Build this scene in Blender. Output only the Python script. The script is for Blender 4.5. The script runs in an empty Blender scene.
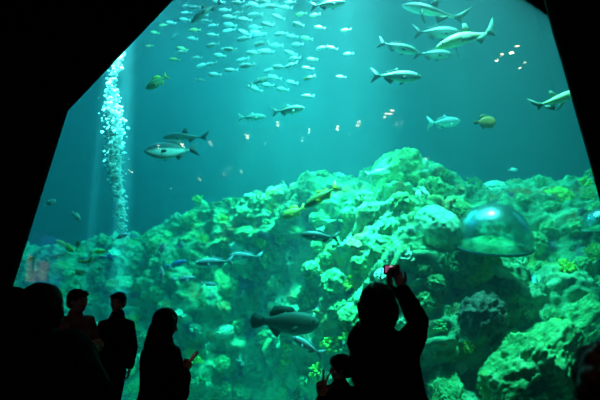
import bpy, bmesh, math, random
import numpy as np
from mathutils import Vector, Matrix, Euler, noise

random.seed(7)
sc = bpy.context.scene
COL = sc.collection
PI = math.pi

# ------------------------------------------------------------------ camera
FPX = 467.0
PITCH = math.radians(12.7)
EYE = Vector((0.0, 0.0, 1.58))
cd = bpy.data.cameras.new('camera')
cd.sensor_width = 36.0
cd.lens = FPX * 36.0 / 600.0
cd.clip_end = 200
cd.dof.use_dof = True
cd.dof.focus_distance = 4.0
cd.dof.aperture_fstop = 1.8
cam = bpy.data.objects.new('camera', cd)
cam.location = EYE
cam.rotation_euler = (PI / 2 + PITCH, 0, 0)
COL.objects.link(cam)
sc.camera = cam

# ------------------------------------------------------------------ world, exposure
w = bpy.data.worlds.new('world')
sc.world = w
w.use_nodes = True
w.node_tree.nodes['Background'].inputs[0].default_value = (0.002, 0.002, 0.002, 1)
w.node_tree.nodes['Background'].inputs[1].default_value = 1.0
sc.view_settings.view_transform = 'Standard'
sc.view_settings.look = 'None'
sc.view_settings.exposure = 0.0
sc.view_settings.gamma = 1.0
sc.view_settings.use_curve_mapping = False
sc.cycles.volume_bounces = 1
sc.cycles.max_bounces = 8
sc.cycles.diffuse_bounces = 2
sc.cycles.glossy_bounces = 3
sc.cycles.transparent_max_bounces = 24
sc.cycles.caustics_reflective = False
sc.cycles.caustics_refractive = False
sc.cycles.sample_clamp_indirect = 4.0
sc.cycles.adaptive_threshold = 0.005

SURF = 13.0     # height of the water surface


def area(name, loc, size, power, col, aim=None):
    d = bpy.data.lights.new(name, 'AREA')
    d.shape = 'RECTANGLE'
    d.size, d.size_y = size
    d.energy = power
    d.color = col
    o = bpy.data.objects.new(name, d)
    o.location = loc
    if aim:
        o.rotation_euler = (Vector(aim) - Vector(loc)).to_track_quat('-Z', 'Y').to_euler()
    COL.objects.link(o)
    return o


def spot(name, loc, aim, power, deg, col=(1, 1, 1), blend=0.5, rad=0.15):
    d = bpy.data.lights.new(name, 'SPOT')
    d.energy = power
    d.color = col
    d.spot_size = math.radians(deg)
    d.spot_blend = blend
    d.shadow_soft_size = rad
    o = bpy.data.objects.new(name, d)
    o.location = loc
    o.rotation_euler = (Vector(aim) - Vector(loc)).to_track_quat('-Z', 'Y').to_euler()
    COL.objects.link(o)
    return o


WL = (0.75, 1.0, 0.93)
# overhead lighting of the tank, with fill lamps added
area('tank_overhead_light', (1.6, 10.6, SURF + 0.8), (6.4, 2.6), 1250, WL)
area('tank_fill_back', (-2.2, 17.5, SURF + 0.8), (9, 4), 1350, (0.7, 1.0, 0.95))  # unseen area light added to lift the far water only
area('tank_dome_glare_light', (3.75, 7.95, SURF + 0.6), (4.0, 0.9), 800, (0.85, 1, 0.95))  # added so that the dome shows its white glare
area('tank_blue_fill_left', (-7.0, 11.5, SURF + 0.8), (6, 4), 620, (0.2, 0.55, 1.0))  # blue light added to tint the dim water at left
area('tank_fill_window_side', (2.2, 8.3, SURF + 0.6), (6.5, 1.4), 1150, WL)  # unseen fill added near the glass to soften the rock shadows
spot('tank_floodlight_school', (-1.0, 13.0, SURF + 0.3), (-0.9, 16.6, 0), 10500, 60, (1.0, 1.0, 0.74), 1.0, 0.3)
spot('tank_floodlight_glow', (-0.8, 11.8, SURF + 0.6), (-0.9, 13.6, 4), 30000, 24, (1.0, 1.0, 0.74), 1.0, 0.3)
spot('tank_fill_reef', (1.2, 8.8, SURF + 2.5), (0.95, 10.7, 2.9), 90000, 20, (0.8, 1.0, 0.85), 1.0, 0.3)  # spot added to brighten the central slope
for x, y, ax, e, dg in ((0.3, 11.5, 0.5, 2600, 7), (1.5, 11.8, 1.9, 1700, 6), (-1.5, 11.4, -1.7, 1600, 6), (2.6, 12.4, 3.1, 1200, 5), (5.4, 11.4, 5.6, 900, 8), (-0.5, 10.8, -0.5, 1500, 5)):
    spot('tank_beam_light', (x, y + 3.4, SURF + 3), (ax, y + 3.5, 0), e * 14, dg, WL, 0.6, 0.05)
spot('tank_fill_right', (3.6, 7.55, SURF + 1.8), (3.5, 9.3, 1.4), 17000, 36, (0.85, 1.0, 0.8), 1.0, 0.3)  # added fill reaching under the ledges of the right rocks
for bz, be in ((3.6, 12000), (6.2, 480000), (8.3, 90000)):
    spot('bubble_fill_spot', (-3.5, 7.7, SURF + 2.5), (-4.0 - (bz - 3.6) * 0.06, 9.9, bz), be, 5.0, (0.95, 1.0, 0.95), 0.8, 0.05)  # unseen front spots added to whiten the bubbles
# dim hall light that barely shows the visitors' clothes
area('hall_glow', (0, -2.5, 7.6), (6, 3), 0.8, (1.0, 0.75, 0.65))


def at(u, v, Y):
    """world point at depth Y seen at pixel (u, v)"""
    dx, dy = (u - 300.0) / FPX, (200.0 - v) / FPX
    d = Vector((dx, math.cos(PITCH) - dy * math.sin(PITCH), math.sin(PITCH) + dy * math.cos(PITCH)))
    return EYE + d * ((Y - EYE.y) / d.y)


# ------------------------------------------------------------------ tagging
def tag(o, label=None, cat=None, group=None, kind=None):
    if label: o['label'] = label
    if cat: o['category'] = cat
    if group: o['group'] = group
    if kind: o['kind'] = kind
    return o


def link(name, me, mat=None, parent=None, smooth=True):
    if mat is not None:
        me.materials.clear()
        me.materials.append(mat)
    if smooth:
        me.polygons.foreach_set('use_smooth', [True] * len(me.polygons))
    o = bpy.data.objects.new(name, me)
    COL.objects.link(o)
    if parent: o.parent = parent
    return o


def obj(name, bm, mat, parent=None, smooth=True):
    me = bpy.data.meshes.new(name)
    bm.to_mesh(me)
    bm.free()
    return link(name, me, mat, parent, smooth)


def empty(name, loc, label=None, cat=None, group=None, rot=(0, 0, 0)):
    o = bpy.data.objects.new(name, None)
    o.empty_display_size = 0.1
    o.location = loc
    o.rotation_euler = rot
    COL.objects.link(o)
    return tag(o, label, cat, group)


def add_box(bm, lo, hi):
    x0, y0, z0 = lo
    x1, y1, z1 = hi
    v = [bm.verts.new(p) for p in ((x0, y0, z0), (x1, y0, z0), (x1, y1, z0), (x0, y1, z0),
                                   (x0, y0, z1), (x1, y0, z1), (x1, y1, z1), (x0, y1, z1))]
    for f in ((3, 2, 1, 0), (4, 5, 6, 7), (0, 1, 5, 4), (1, 2, 6, 5), (2, 3, 7, 6), (3, 0, 4, 7)):
        bm.faces.new([v[i] for i in f])


# ------------------------------------------------------------------ materials
def mat_new(name):
    m = bpy.data.materials.new(name)
    m.use_nodes = True
    nt = m.node_tree
    for n in list(nt.nodes):
        nt.nodes.remove(n)
    out = nt.nodes.new('ShaderNodeOutputMaterial')
    return m, nt, out


def principled(name, col, rough=0.6, spec=0.3, metal=0.0, noise_amt=0.0, noise_scale=8.0, bump=0.0, emit=None, estr=0.0, sheen=0.0):
    m, nt, out = mat_new(name)
    b = nt.nodes.new('ShaderNodeBsdfPrincipled')
    b.inputs['Base Color'].default_value = (*col, 1)
    b.inputs['Roughness'].default_value = rough
    b.inputs['Specular IOR Level'].default_value = spec
    b.inputs['Metallic'].default_value = metal
    if emit:
        b.inputs['Emission Color'].default_value = (*emit, 1)
        b.inputs['Emission Strength'].default_value = estr
    nt.links.new(b.outputs[0], out.inputs[0])
    if noise_amt or bump:
        tc = nt.nodes.new('ShaderNodeTexCoord')
        n = nt.nodes.new('ShaderNodeTexNoise')
        n.inputs['Scale'].default_value = noise_scale
        n.inputs['Detail'].default_value = 5
        nt.links.new(tc.outputs['Object'], n.inputs['Vector'])
        if noise_amt:
            r = nt.nodes.new('ShaderNodeValToRGB')
            r.color_ramp.elements[0].position = 0.3
            r.color_ramp.elements[1].position = 0.7
            r.color_ramp.elements[0].color = (*[c * (1 - noise_amt) for c in col], 1)
            r.color_ramp.elements[1].color = (*[min(1, c * (1 + noise_amt)) for c in col], 1)
            nt.links.new(n.outputs['Fac'], r.inputs[0])
            nt.links.new(r.outputs[0], b.inputs['Base Color'])
        if bump:
            bp = nt.nodes.new('ShaderNodeBump')
            bp.inputs['Strength'].default_value = bump
            bp.inputs['Distance'].default_value = 0.05
            nt.links.new(n.outputs['Fac'], bp.inputs['Height'])
            nt.links.new(bp.outputs[0], b.inputs['Normal'])
    return m


def reef_material(name, ramp, scale=1.2, patch=None, bump=0.6, bdist=0.08):
    """encrusted rock: colour from layered noise, algae and coral patches, bumpy"""
    m, nt, out = mat_new(name)
    L = nt.links.new
    b = nt.nodes.new('ShaderNodeBsdfPrincipled')
    b.inputs['Roughness'].default_value = 0.85
    b.inputs['Specular IOR Level'].default_value = 0.15
    L(b.outputs[0], out.inputs[0])
    tc = nt.nodes.new('ShaderNodeTexCoord')
    n1 = nt.nodes.new('ShaderNodeTexNoise')
    n1.inputs['Scale'].default_value = scale
    n1.inputs['Detail'].default_value = 9
    n1.inputs['Roughness'].default_value = 0.68
    n1.inputs['Distortion'].default_value = 0.6
    L(tc.outputs['Object'], n1.inputs['Vector'])
    r = nt.nodes.new('ShaderNodeValToRGB')
    cr = r.color_ramp
    while len(cr.elements) < len(ramp):
        cr.elements.new(0.5)
    for e, (p, c) in zip(cr.elements, ramp):
        e.position = p
        e.color = (*c, 1)
    L(n1.outputs['Fac'], r.inputs[0])
    last = r.outputs[0]
    for k, (c, s, lo, hi) in enumerate(patch or []):
        n2 = nt.nodes.new('ShaderNodeTexNoise')
        n2.inputs['Scale'].default_value = s
        n2.inputs['Detail'].default_value = 5
        mp = nt.nodes.new('ShaderNodeMapping')
        mp.inputs['Location'].default_value = (13.7 * (k + 1), 5.1 * k, 2.2 * k)
        L(tc.outputs['Object'], mp.inputs['Vector'])
        L(mp.outputs[0], n2.inputs['Vector'])
        mr = nt.nodes.new('ShaderNodeMapRange')
        mr.inputs['From Min'].default_value = lo
        mr.inputs['From Max'].default_value = hi
        L(n2.outputs['Fac'], mr.inputs['Value'])
        mx = nt.nodes.new('ShaderNodeMix')
        mx.data_type = 'RGBA'
        mx.inputs['B'].default_value = (*c, 1)
        L(mr.outputs[0], mx.inputs['Factor'])
        L(last, mx.inputs['A'])
        last = mx.outputs['Result']
    L(last, b.inputs['Base Color'])
    n3 = nt.nodes.new('ShaderNodeTexNoise')
    n3.inputs['Scale'].default_value = 7.0
    n3.inputs['Detail'].default_value = 8
    n3.inputs['Roughness'].default_value = 0.7
    L(tc.outputs['Object'], n3.inputs['Vector'])
    vo = nt.nodes.new('ShaderNodeTexVoronoi')
    vo.inputs['Scale'].default_value = 6.0
    L(tc.outputs['Object'], vo.inputs['Vector'])
    ad = nt.nodes.new('ShaderNodeMath')
    ad.operation = 'MULTIPLY_ADD'
    ad.inputs[1].default_value = -0.35
    L(vo.outputs['Distance'], ad.inputs[0])
    L(n3.outputs['Fac'], ad.inputs[2])
    bp = nt.nodes.new('ShaderNodeBump')
    bp.inputs['Strength'].default_value = bump
    bp.inputs['Distance'].default_value = bdist
    L(ad.outputs[0], bp.inputs['Height'])
    L(bp.outputs[0], b.inputs['Normal'])
    return m


M = {}
M['hall_wall'] = principled('dark_hall_wall', (0.02, 0.02, 0.022), 0.95, 0.02, noise_amt=0.2, noise_scale=3)
M['carpet'] = principled('dark_carpet', (0.03, 0.028, 0.03), 0.95, 0.1, noise_amt=0.3, noise_scale=60, bump=0.3)
M['trim'] = principled('window_seal', (0.05, 0.09, 0.08), 0.9, 0.05)
M['tank_wall'] = principled('tank_wall_paint', (0.01, 0.04, 0.07), 0.9, 0.2, noise_amt=0.25, noise_scale=0.6)
M['sand'] = principled('tank_sand', (0.40, 0.38, 0.30), 0.9, 0.1, noise_amt=0.3, noise_scale=4, bump=0.4)
M['reef'] = reef_material('reef_rock', [(0.30, (0.07, 0.20, 0.09)), (0.42, (0.16, 0.42, 0.20)), (0.52, (0.27, 0.62, 0.31)), (0.64, (0.58, 0.88, 0.48))], 1.3,
                          [((0.62, 0.66, 0.14), 0.9, 0.58, 0.70), ((0.70, 0.30, 0.10), 1.1, 0.60, 0.68), ((0.20, 0.14, 0.20), 1.3, 0.60, 0.68)], 0.9, 0.16)

# ------------------------------------------------------------------ water and window pane
m, nt, out = mat_new('tank_water')
s = nt.nodes.new('ShaderNodeVolumeScatter')
s.inputs['Color'].default_value = (0.50, 0.84, 1.0, 1)
s.inputs['Density'].default_value = 0.023
s.inputs['Anisotropy'].default_value = 0.0
a = nt.nodes.new('ShaderNodeVolumeAbsorption')
a.inputs['Color'].default_value = (0.0, 0.93, 0.93, 1)
a.inputs['Density'].default_value = 0.24
ad = nt.nodes.new('ShaderNodeAddShader')
nt.links.new(s.outputs[0], ad.inputs[0])
nt.links.new(a.outputs[0], ad.inputs[1])
nt.links.new(ad.outputs[0], out.inputs['Volume'])
M['water'] = m
bm = bmesh.new()
TX0, TX1, TY0, TY1, TZ0 = -13.0, 15.0, 7.34, 22.0, -1.5
add_box(bm, (TX0, TY0, TZ0), (TX1, TY1, SURF))
tag(obj('water', bm, M['water'], smooth=False), 'blue-green water filling the great aquarium tank', 'water', kind='structure')

m, nt, out = mat_new('acrylic_pane')
t = nt.nodes.new('ShaderNodeBsdfTransparent')
t.inputs[0].default_value = (0.97, 1.0, 0.99, 1)
g = nt.nodes.new('ShaderNodeBsdfGlossy')
g.inputs['Roughness'].default_value = 0.012
fr = nt.nodes.new('ShaderNodeFresnel')
fr.inputs['IOR'].default_value = 1.49
mx = nt.nodes.new('ShaderNodeMixShader')
nt.links.new(fr.outputs[0], mx.inputs[0])
nt.links.new(t.outputs[0], mx.inputs[1])
nt.links.new(g.outputs[0], mx.inputs[2])
nt.links.new(mx.outputs[0], out.inputs[0])
M['pane'] = m

# ------------------------------------------------------------------ hall shell with the window opening
WY0, WY1 = 7.0, 7.1            # wall thickness
OUT = [(62, 107), (166, -2), (225, -60), (505, -60), (540, -28), (550, 2), (558, 32), (566, 58), (575, 90), (585, 125), (593, 152), (600, 178), (622, 262)]
ol = [at(u, v, WY0) for u, v in OUT]
ol = [(p.x, p.z) for p in ol]
bl = at(2, 297, WY0)
ZB = -0.05
slope = (ol[0][0] - bl.x) / (ol[0][1] - bl.z)
poly = [(bl.x + slope * (ZB - bl.z), ZB)] + ol
e0, e1 = ol[-2], ol[-1]
s2 = (e1[0] - e0[0]) / (e1[1] - e0[1])
poly.append((e1[0] + s2 * (ZB - e1[1]), ZB))
n = len(poly)
HX0, HX1, HY0, HZ = -9.0, 9.0, -13.5, 8.0
X0, X1, Z0, Z1 = -14.0, 16.0, -2.0, SURF + 4.5


def offset_poly(pts, d):
    """grow a clockwise outline outwards by d"""
    c = Vector((sum(p[0] for p in pts) / len(pts), sum(p[1] for p in pts) / len(pts)))
    res = []
    k = len(pts)
    for i in range(k):
        p0, p1, p2 = Vector(pts[i - 1]), Vector(pts[i]), Vector(pts[(i + 1) % k])
        n1 = Vector((-(p1 - p0).y, (p1 - p0).x)).normalized()
        n2 = Vector((-(p2 - p1).y, (p2 - p1).x)).normalized()
        nn = (n1 + n2)
        nn = nn / max(nn.length_squared, 1e-6) * 2 if nn.length > 1e-4 else n1
        q = p1 + nn * d / 1.0 * 1.0
        res.append((q.x, q.y))
    return res


def ring_wall(bm, inner, y0, y1, outer):
    """solid plate between an inner and an outer outline of equal count"""
    k = len(inner)
    A = [bm.verts.new((x, y0, z)) for x, z in inner]
    B = [bm.verts.new((x, y1, z)) for x, z in inner]
    Cc = [bm.verts.new((x, y0, z)) for x, z in outer]
    D = [bm.verts.new((x, y1, z)) for x, z in outer]
    for i in range(k):
        j = (i + 1) % k
        bm.faces.new((A[i], A[j], Cc[j], Cc[i]))
        bm.faces.new((B[j], B[i], D[i], D[j]))
        bm.faces.new((A[j], A[i], B[i], B[j]))
        bm.faces.new((Cc[i], Cc[j], D[j], D[i]))


cx0, cz0 = 0.3, 3.0
outer = []
for x, z in poly:
    dx, dz = x - cx0, z - cz0
    tt = min(((X1 if dx > 0 else X0) - cx0) / dx if abs(dx) > 1e-6 else 1e9, ((Z1 if dz > 0 else Z0) - cz0) / dz if abs(dz) > 1e-6 else 1e9)
    outer.append((cx0 + dx * tt, cz0 + dz * tt))
# push the rays nearest the plate's corners onto them
for cx_, cz_ in ((X0, Z0), (X0, Z1), (X1, Z1), (X1, Z0)):
    i = min(range(n), key=lambda k: (outer[k][0] - cx_) ** 2 + (outer[k][1] - cz_) ** 2)
    outer[i] = (cx_, cz_)
bm = bmesh.new()
ring_wall(bm, poly, WY0, WY1, outer)
bmesh.ops.recalc_face_normals(bm, faces=bm.faces)
tag(obj('wall_front', bm, M['hall_wall'], smooth=False), 'black hall wall framing the aquarium window', 'wall', kind='structure')

# pane, set back in the opening, and the pale seal strip round it
bm = bmesh.new()
cxm = sum(p[0] for p in poly) / n
czm = 3.2
inn = [(cxm + (x - cxm) * 1.08, czm + (z - czm) * 1.08) for x, z in poly]
A = [bm.verts.new((x, 7.125, z)) for x, z in inn]
B = [bm.verts.new((x, 7.28, z)) for x, z in inn]
bm.faces.new(A)
bm.faces.new(B[::-1])
for i in range(n):
    j = (i + 1) % n
    bm.faces.new((A[i], B[i], B[j], A[j]))
bmesh.ops.recalc_face_normals(bm, faces=bm.faces)
win = tag(obj('window_1', bm, M['pane'], smooth=False), 'huge clear acrylic aquarium window with slanted corners', 'window', kind='structure')
bm = bmesh.new()
ring_wall(bm, [(x + (0.045 if x < 0 else -0.02), z + (0.0 if z < 0 else -0.02)) for x, z in poly], 7.06, 7.11, poly)
bmesh.ops.recalc_face_normals(bm, faces=bm.faces)
tag(obj('window_frame', bm, M['trim'], win, smooth=False))

for nm, lo, hi, mt in (('floor', (HX0, HY0, -0.25), (HX1, WY0, 0.0), 'carpet'), ('ceiling', (HX0, HY0, HZ), (HX1, WY0, HZ + 0.25), 'hall_wall'),
                       ('wall_left', (HX0 - 0.25, HY0, -0.25), (HX0, WY0, HZ + 0.25), 'hall_wall'), ('wall_right', (HX1, HY0, -0.25), (HX1 + 0.25, WY0, HZ + 0.25), 'hall_wall'),
                       ('wall_back', (HX0, HY0 - 0.25, -0.25), (HX1, HY0, HZ + 0.25), 'hall_wall'),
                       ('wall_tank_back', (X0, 22.02, Z0), (X1, 22.3, Z1), 'tank_wall'), ('wall_tank_left', (X0 - 0.3, 7.31, Z0), (TX0 - 0.02, 22.0, Z1), 'tank_wall'),
                       ('wall_tank_right', (TX1 + 0.02, 7.31, Z0), (X1 + 0.3, 22.0, Z1), 'tank_wall'), ('floor_tank', (X0, 7.31, Z0), (X1, 22.0, TZ0 - 0.01), 'sand')):
    bm = bmesh.new()
    add_box(bm, lo, hi)
    tag(obj(nm, bm, M[mt], smooth=False), kind='structure')

# ------------------------------------------------------------------ reef terrain
def vnoise(P, seed=0):
    """vectorised gradient-like value noise on an (N,3) array, range about -1..1"""
    Pi = np.floor(P).astype(np.int64)
    F = P - Pi
    F = F * F * F * (F * (F * 6 - 15) + 10)

    def h(dx, dy, dz):
        x, y, z = Pi[:, 0] + dx, Pi[:, 1] + dy, Pi[:, 2] + dz
        v = (x * 374761393 + y * 668265263 + z * 2147483647 * 3 + seed * 974711) & 0xffffffff
        v = ((v ^ (v >> 13)) * 1274126177) & 0xffffffff
        v = ((v ^ (v >> 15)) * 2246822519) & 0xffffffff
        v ^= v >> 14
        return (v & 0xffffff) / float(0xffffff) * 2 - 1
    fx, fy, fz = F[:, 0], F[:, 1], F[:, 2]
    def lerp(a, b, t): return a + (b - a) * t
    x00 = lerp(h(0, 0, 0), h(1, 0, 0), fx)
    x10 = lerp(h(0, 1, 0), h(1, 1, 0), fx)
    x01 = lerp(h(0, 0, 1), h(1, 0, 1), fx)
    x11 = lerp(h(0, 1, 1), h(1, 1, 1), fx)
    return lerp(lerp(x00, x10, fy), lerp(x01, x11, fy), fz)


def fbm(P, octv=5, gain=0.5, seed=0, ridge=False):
    r, a, tot = 0, 1.0, 0
    for k in range(octv):
        v = vnoise(P * (2.03 ** k) + 17.3 * k, seed + k)
        if ridge:
            v = 1 - 2 * np.abs(v)
        r = r + a * v
        tot += a
        a *= gain
    return r / tot


RIDGE = [(-260, 262, 18), (0, 258, 17), (60, 252, 16.5), (130, 236, 16), (170, 222, 15.4), (205, 203, 14.8), (250, 196, 14.0), (310, 190, 13.4), (360, 176, 12.8), (400, 164, 12.6), (432, 170, 12.6), (462, 193, 12.8),
         (500, 189, 12.6), (550, 181, 12.4), (600, 172, 12.2), (700, 160, 12.2), (900, 160, 12.5)]
rp = [at(u, v, Y) for u, v, Y in RIDGE]
rx = np.array([p.x for p in rp]); ry = np.array([p.y for p in rp]); rz = np.array([p.z for p in rp])
FOOT = [(-13, 14.2), (-6, 13.2), (-4.5, 13.2), (-3.0, 13.0), (-1.8, 13.3), (-0.8, 12.9), (0.2, 11.2), (1.0, 9.6), (2.5, 8.2), (4, 7.9), (6, 7.8), (15, 7.8)]
fxs = np.array([p[0] for p in FOOT]); fys = np.array([p[1] for p in FOOT])
PW = [(-13, 1.0), (-5, 1.0), (-3, 1.0), (-1, 0.75), (0.5, 0.62), (2, 0.75), (3.5, 1.05), (6, 1.2), (15, 1.2)]


def reef_sheet(U, Vv):
    """U: world x, Vv: 0 foot .. 1 ridge .. 1.6 behind"""
    yf = np.interp(U, fxs, fys)
    yr = np.interp(U, rx, ry)
    zr = np.interp(U, rx, rz)
    pw = np.interp(U, [p[0] for p in PW], [p[1] for p in PW])
    zf = -1.6
    vv = np.clip(Vv, 0, 1)
    prof = (vv ** pw) * (1 - 0.25 * vv) / 0.75
    prof = prof * (1.0)
    y = yf + (yr - yf) * Vv
    z = zf + (zr - zf) * np.clip(prof, 0, 1.2)
    over = np.clip(Vv - 1, 0, 1)
    z = z - over * 3.0 * (1 + over * 2)
    return np.stack([U, y, z], -1)


NU, NV = 620, 330
us = np.linspace(TX0 + 0.5, TX1 - 0.5, NU)
vs = np.linspace(-0.02, 1.7, NV)
UU, VV = np.meshgrid(us, vs, indexing='ij')
base = reef_sheet(UU.ravel(), VV.ravel())
G = base.reshape(NU, NV, 3)
du = np.gradient(G, axis=0); dv = np.gradient(G, axis=1)
nr = np.cross(du, dv)
nr /= np.linalg.norm(nr, axis=-1, keepdims=True)
nrm = nr.reshape(-1, 3)
big = fbm(base * 0.42, 3, 0.5, 3)
lump = fbm(base * 0.75 + 4, 4, 0.45, 11, True)
Sx = base.copy()
Sx = np.stack([(base[:, 0] * 0.80 + base[:, 2] * -0.60) * 2.1, base[:, 1] * 1.2, (base[:, 0] * 0.60 + base[:, 2] * 0.80) * 0.55], -1)
strata = fbm(Sx, 4, 0.55, 23, True)
wst = np.exp(-((base[:, 0] - 1.6) / 2.6) ** 2)
Hx = np.stack([base[:, 0] * 0.45, base[:, 1] * 0.5, base[:, 2] * 2.2], -1)
shelf = fbm(Hx, 4, 0.5, 31, True)
wsh = 1 / (1 + np.exp(-(base[:, 0] - 3.2) * 1.6))
fine = fbm(base * 2.6, 4, 0.6, 41, True)
ends = np.clip(VV.ravel() * 6, 0.05, 1)
nearridge = 1 - 0.55 * np.exp(-((VV.ravel() - 1) / 0.14) ** 2)
bw = 0.85 - 0.45 * wsh
disp = (bw * big * nearridge + 0.50 * lump * nearridge + 0.40 * wst * strata * nearridge + 0.27 * wsh * shelf * nearridge + 0.24 * fine) * ends
pos = base + nrm * disp[:, None]
pos[:, 1] = np.maximum(pos[:, 1], 7.55)
pos[:, 1] = np.minimum(pos[:, 1], 21.9)
RP = pos.reshape(NU, NV, 3)
me = bpy.data.meshes.new('reef')
idx = np.arange(NU * NV).reshape(NU, NV)
quads = np.stack([idx[:-1, :-1], idx[1:, :-1], idx[1:, 1:], idx[:-1, 1:]], -1).reshape(-1, 4)
me.from_pydata(pos.tolist(), [], quads.tolist())
me.update()
reef = link('reef_terrain', me, M['reef'])
tag(reef, 'craggy green reef rising across the back of the tank', 'reef', kind='structure')


def reef_at(u, v):
    """nearest reef surface point seen at pixel (u,v): march the ray through the sheet"""
    d = (at(u, v, 10) - EYE).normalized()
    ok, loc, nn, fi = reef.ray_cast(EYE, d)
    return (loc, nn) if ok else (None, None)


bpy.context.view_layer.update()

# ------------------------------------------------------------------ rocks and corals on the reef
ROCK_RAMP = [(0.30, (0.06, 0.15, 0.05)), (0.45, (0.15, 0.44, 0.15)), (0.55, (0.30, 0.70, 0.26)), (0.66, (0.65, 0.95, 0.48))]
M['boulder'] = reef_material('boulder_rock', ROCK_RAMP, 1.6, [((0.55, 0.70, 0.15), 1.1, 0.58, 0.70)], 0.8, 0.10)
M['pale_rock'] = reef_material('pale_boulder_rock', [(0.3, (0.25, 0.48, 0.30)), (0.6, (0.50, 0.80, 0.50))], 2.2, None, 0.5, 0.05)
M['dark_rock'] = reef_material('dark_maroon_rock', [(0.35, (0.10, 0.09, 0.07)), (0.6, (0.26, 0.22, 0.15))], 2.2, [((0.5, 0.25, 0.2), 1.5, 0.60, 0.7)], 0.8, 0.08)
M['yellow_coral'] = principled('yellow_green_coral', (0.55, 0.72, 0.10), 0.8, 0.1, noise_amt=0.35, noise_scale=5, bump=0.5)
M['pale_coral'] = principled('pale_coral', (0.62, 0.85, 0.55), 0.8, 0.1, noise_amt=0.3, noise_scale=6, bump=0.5)
M['brown_coral'] = principled('rusty_coral', (0.50, 0.36, 0.14), 0.85, 0.1, noise_amt=0.35, noise_scale=6, bump=0.5)
M['red_coral'] = principled('red_coral', (0.85, 0.22, 0.12), 0.8, 0.1, noise_amt=0.3, noise_scale=6, bump=0.4)
M['green_coral'] = principled('green_coral', (0.20, 0.55, 0.22), 0.8, 0.1, noise_amt=0.4, noise_scale=6, bump=0.5)
M['pink_slab'] = principled('pink_encrusted_slab', (0.95, 0.75, 0.55), 0.8, 0.1, noise_amt=0.15, noise_scale=8, bump=0.4)


def rock_mesh(name, seed, sx=1, sy=1, sz=1, sub=5, amp=0.35, f=1.6):
    bm = bmesh.new()
    bmesh.ops.create_icosphere(bm, subdivisions=sub, radius=1)
    P = np.array([v.co[:] for v in bm.verts])
    d = 1 + amp * fbm(P * f + seed * 7.7, 5, 0.55, seed, True) + 0.5 * amp * fbm(P * 0.9 + seed, 2, 0.5, seed + 5)
    d = d + 0.10 * fbm(P * 5.0 + seed, 3, 0.6, seed + 9, True)
    P = P * d[:, None] * np.array([sx, sy, sz])
    for v, p in zip(bm.verts, P):
        v.co = p
    me = bpy.data.meshes.new(name)
    bm.to_mesh(me)
    bm.free()
    return me


def tube(bm, pts, radii, seg=6):
    rings = []
    k = len(pts)
    for i, p in enumerate(pts):
        p = Vector(p)
        t = (Vector(pts[min(i + 1, k - 1)]) - Vector(pts[max(i - 1, 0)])).normalized()
        a = t.orthogonal().normalized()
        b = t.cross(a)
        rings.append([bm.verts.new(p + (a * math.cos(2 * PI * j / seg) + b * math.sin(2 * PI * j / seg)) * radii[i]) for j in range(seg)])
    for i in range(k - 1):
        for j in range(seg):
            jj = (j + 1) % seg
            bm.faces.new((rings[i][j], rings[i][jj], rings[i + 1][jj], rings[i + 1][j]))
    bm.faces.new(rings[0][::-1])
    bm.faces.new(rings[-1])


def staghorn_mesh(name, seed):
    rnd = random.Random(seed)
    bm = bmesh.new()

    def branch(p, d, L, r, depth):
        q = p + d * L
        mid = (p + q) / 2 + Vector((rnd.uniform(-1, 1), rnd.uniform(-1, 1), rnd.uniform(-0.2, 0.6))) * L * 0.12
        tube(bm, [p, mid, q, q + d * r * 0.6], [r, r * 0.9, r * 0.7, r * 0.25], 6)
        if depth:
            for k in range(rnd.choice((2, 2, 3))):
                nd = (d + Vector((rnd.uniform(-1, 1), rnd.uniform(-1, 1), rnd.uniform(-0.1, 0.7))) * 0.85).normalized()
                branch(q - d * r * 0.5, nd, L * rnd.uniform(0.6, 0.85), r * 0.68, depth - 1)
    for k in range(9):
        a = k * 2 * PI / 9 + rnd.uniform(-0.3, 0.3)
        e = rnd.uniform(0.35, 1.3)
        branch(Vector((math.cos(a) * 0.1, math.sin(a) * 0.1, -0.1)), Vector((math.cos(a) * math.cos(e), math.sin(a) * math.cos(e), math.sin(e))), 0.42, 0.075, 3)
    me = bpy.data.meshes.new(name)
    bm.to_mesh(me)
    bm.free()
    return me


def plate_mesh(name, seed):
    """tiered plate coral: wavy discs on a short stalk"""
    rnd = random.Random(seed)
    bm = bmesh.new()
    tube(bm, [(0, 0, -0.3), (0, 0, 0.1), (0.05, 0, 0.5)], [0.25, 0.16, 0.2], 10)
    for k in range(4):
        cx, cy, cz = rnd.uniform(-0.3, 0.3), rnd.uniform(-0.35, 0.2), 0.0 + k * 0.18
        R = rnd.uniform(0.55, 0.95) * (1 - 0.12 * k)
        ph = rnd.uniform(0, 6)
        top, bot = [], []
        for ring in range(5):
            rr = R * ring / 4
            tr, br = [], []
            for j in range(28):
                a = j * 2 * PI / 28
                wob = 1 + 0.13 * math.sin(5 * a + ph) * ring / 4 + 0.07 * math.sin(11 * a + ph * 2) * ring / 4
                x, y = cx + rr * wob * math.cos(a), cy + rr * wob * math.sin(a)
                z = cz + 0.14 * (rr / R) ** 2 + 0.05 * math.sin(3 * a + ph) * rr / R
                tr.append(bm.verts.new((x, y, z + 0.02)))
                br.append(bm.verts.new((x, y, z - 0.05 * (1.2 - rr / R))))
            top.append(tr)
            bot.append(br)
        for ring in range(4):
            for j in range(28):
                jj = (j + 1) % 28
                bm.faces.new((top[ring][j], top[ring + 1][j], top[ring + 1][jj], top[ring][jj]))
                bm.faces.new((bot[ring][jj], bot[ring + 1][jj], bot[ring + 1][j], bot[ring][j]))
        for j in range(28):
            jj = (j + 1) % 28
            bm.faces.new((top[4][j], bot[4][j], bot[4][jj], top[4][jj]))
    me = bpy.data.meshes.new(name)
    bm.to_mesh(me)
    bm.free()
    return me


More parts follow.
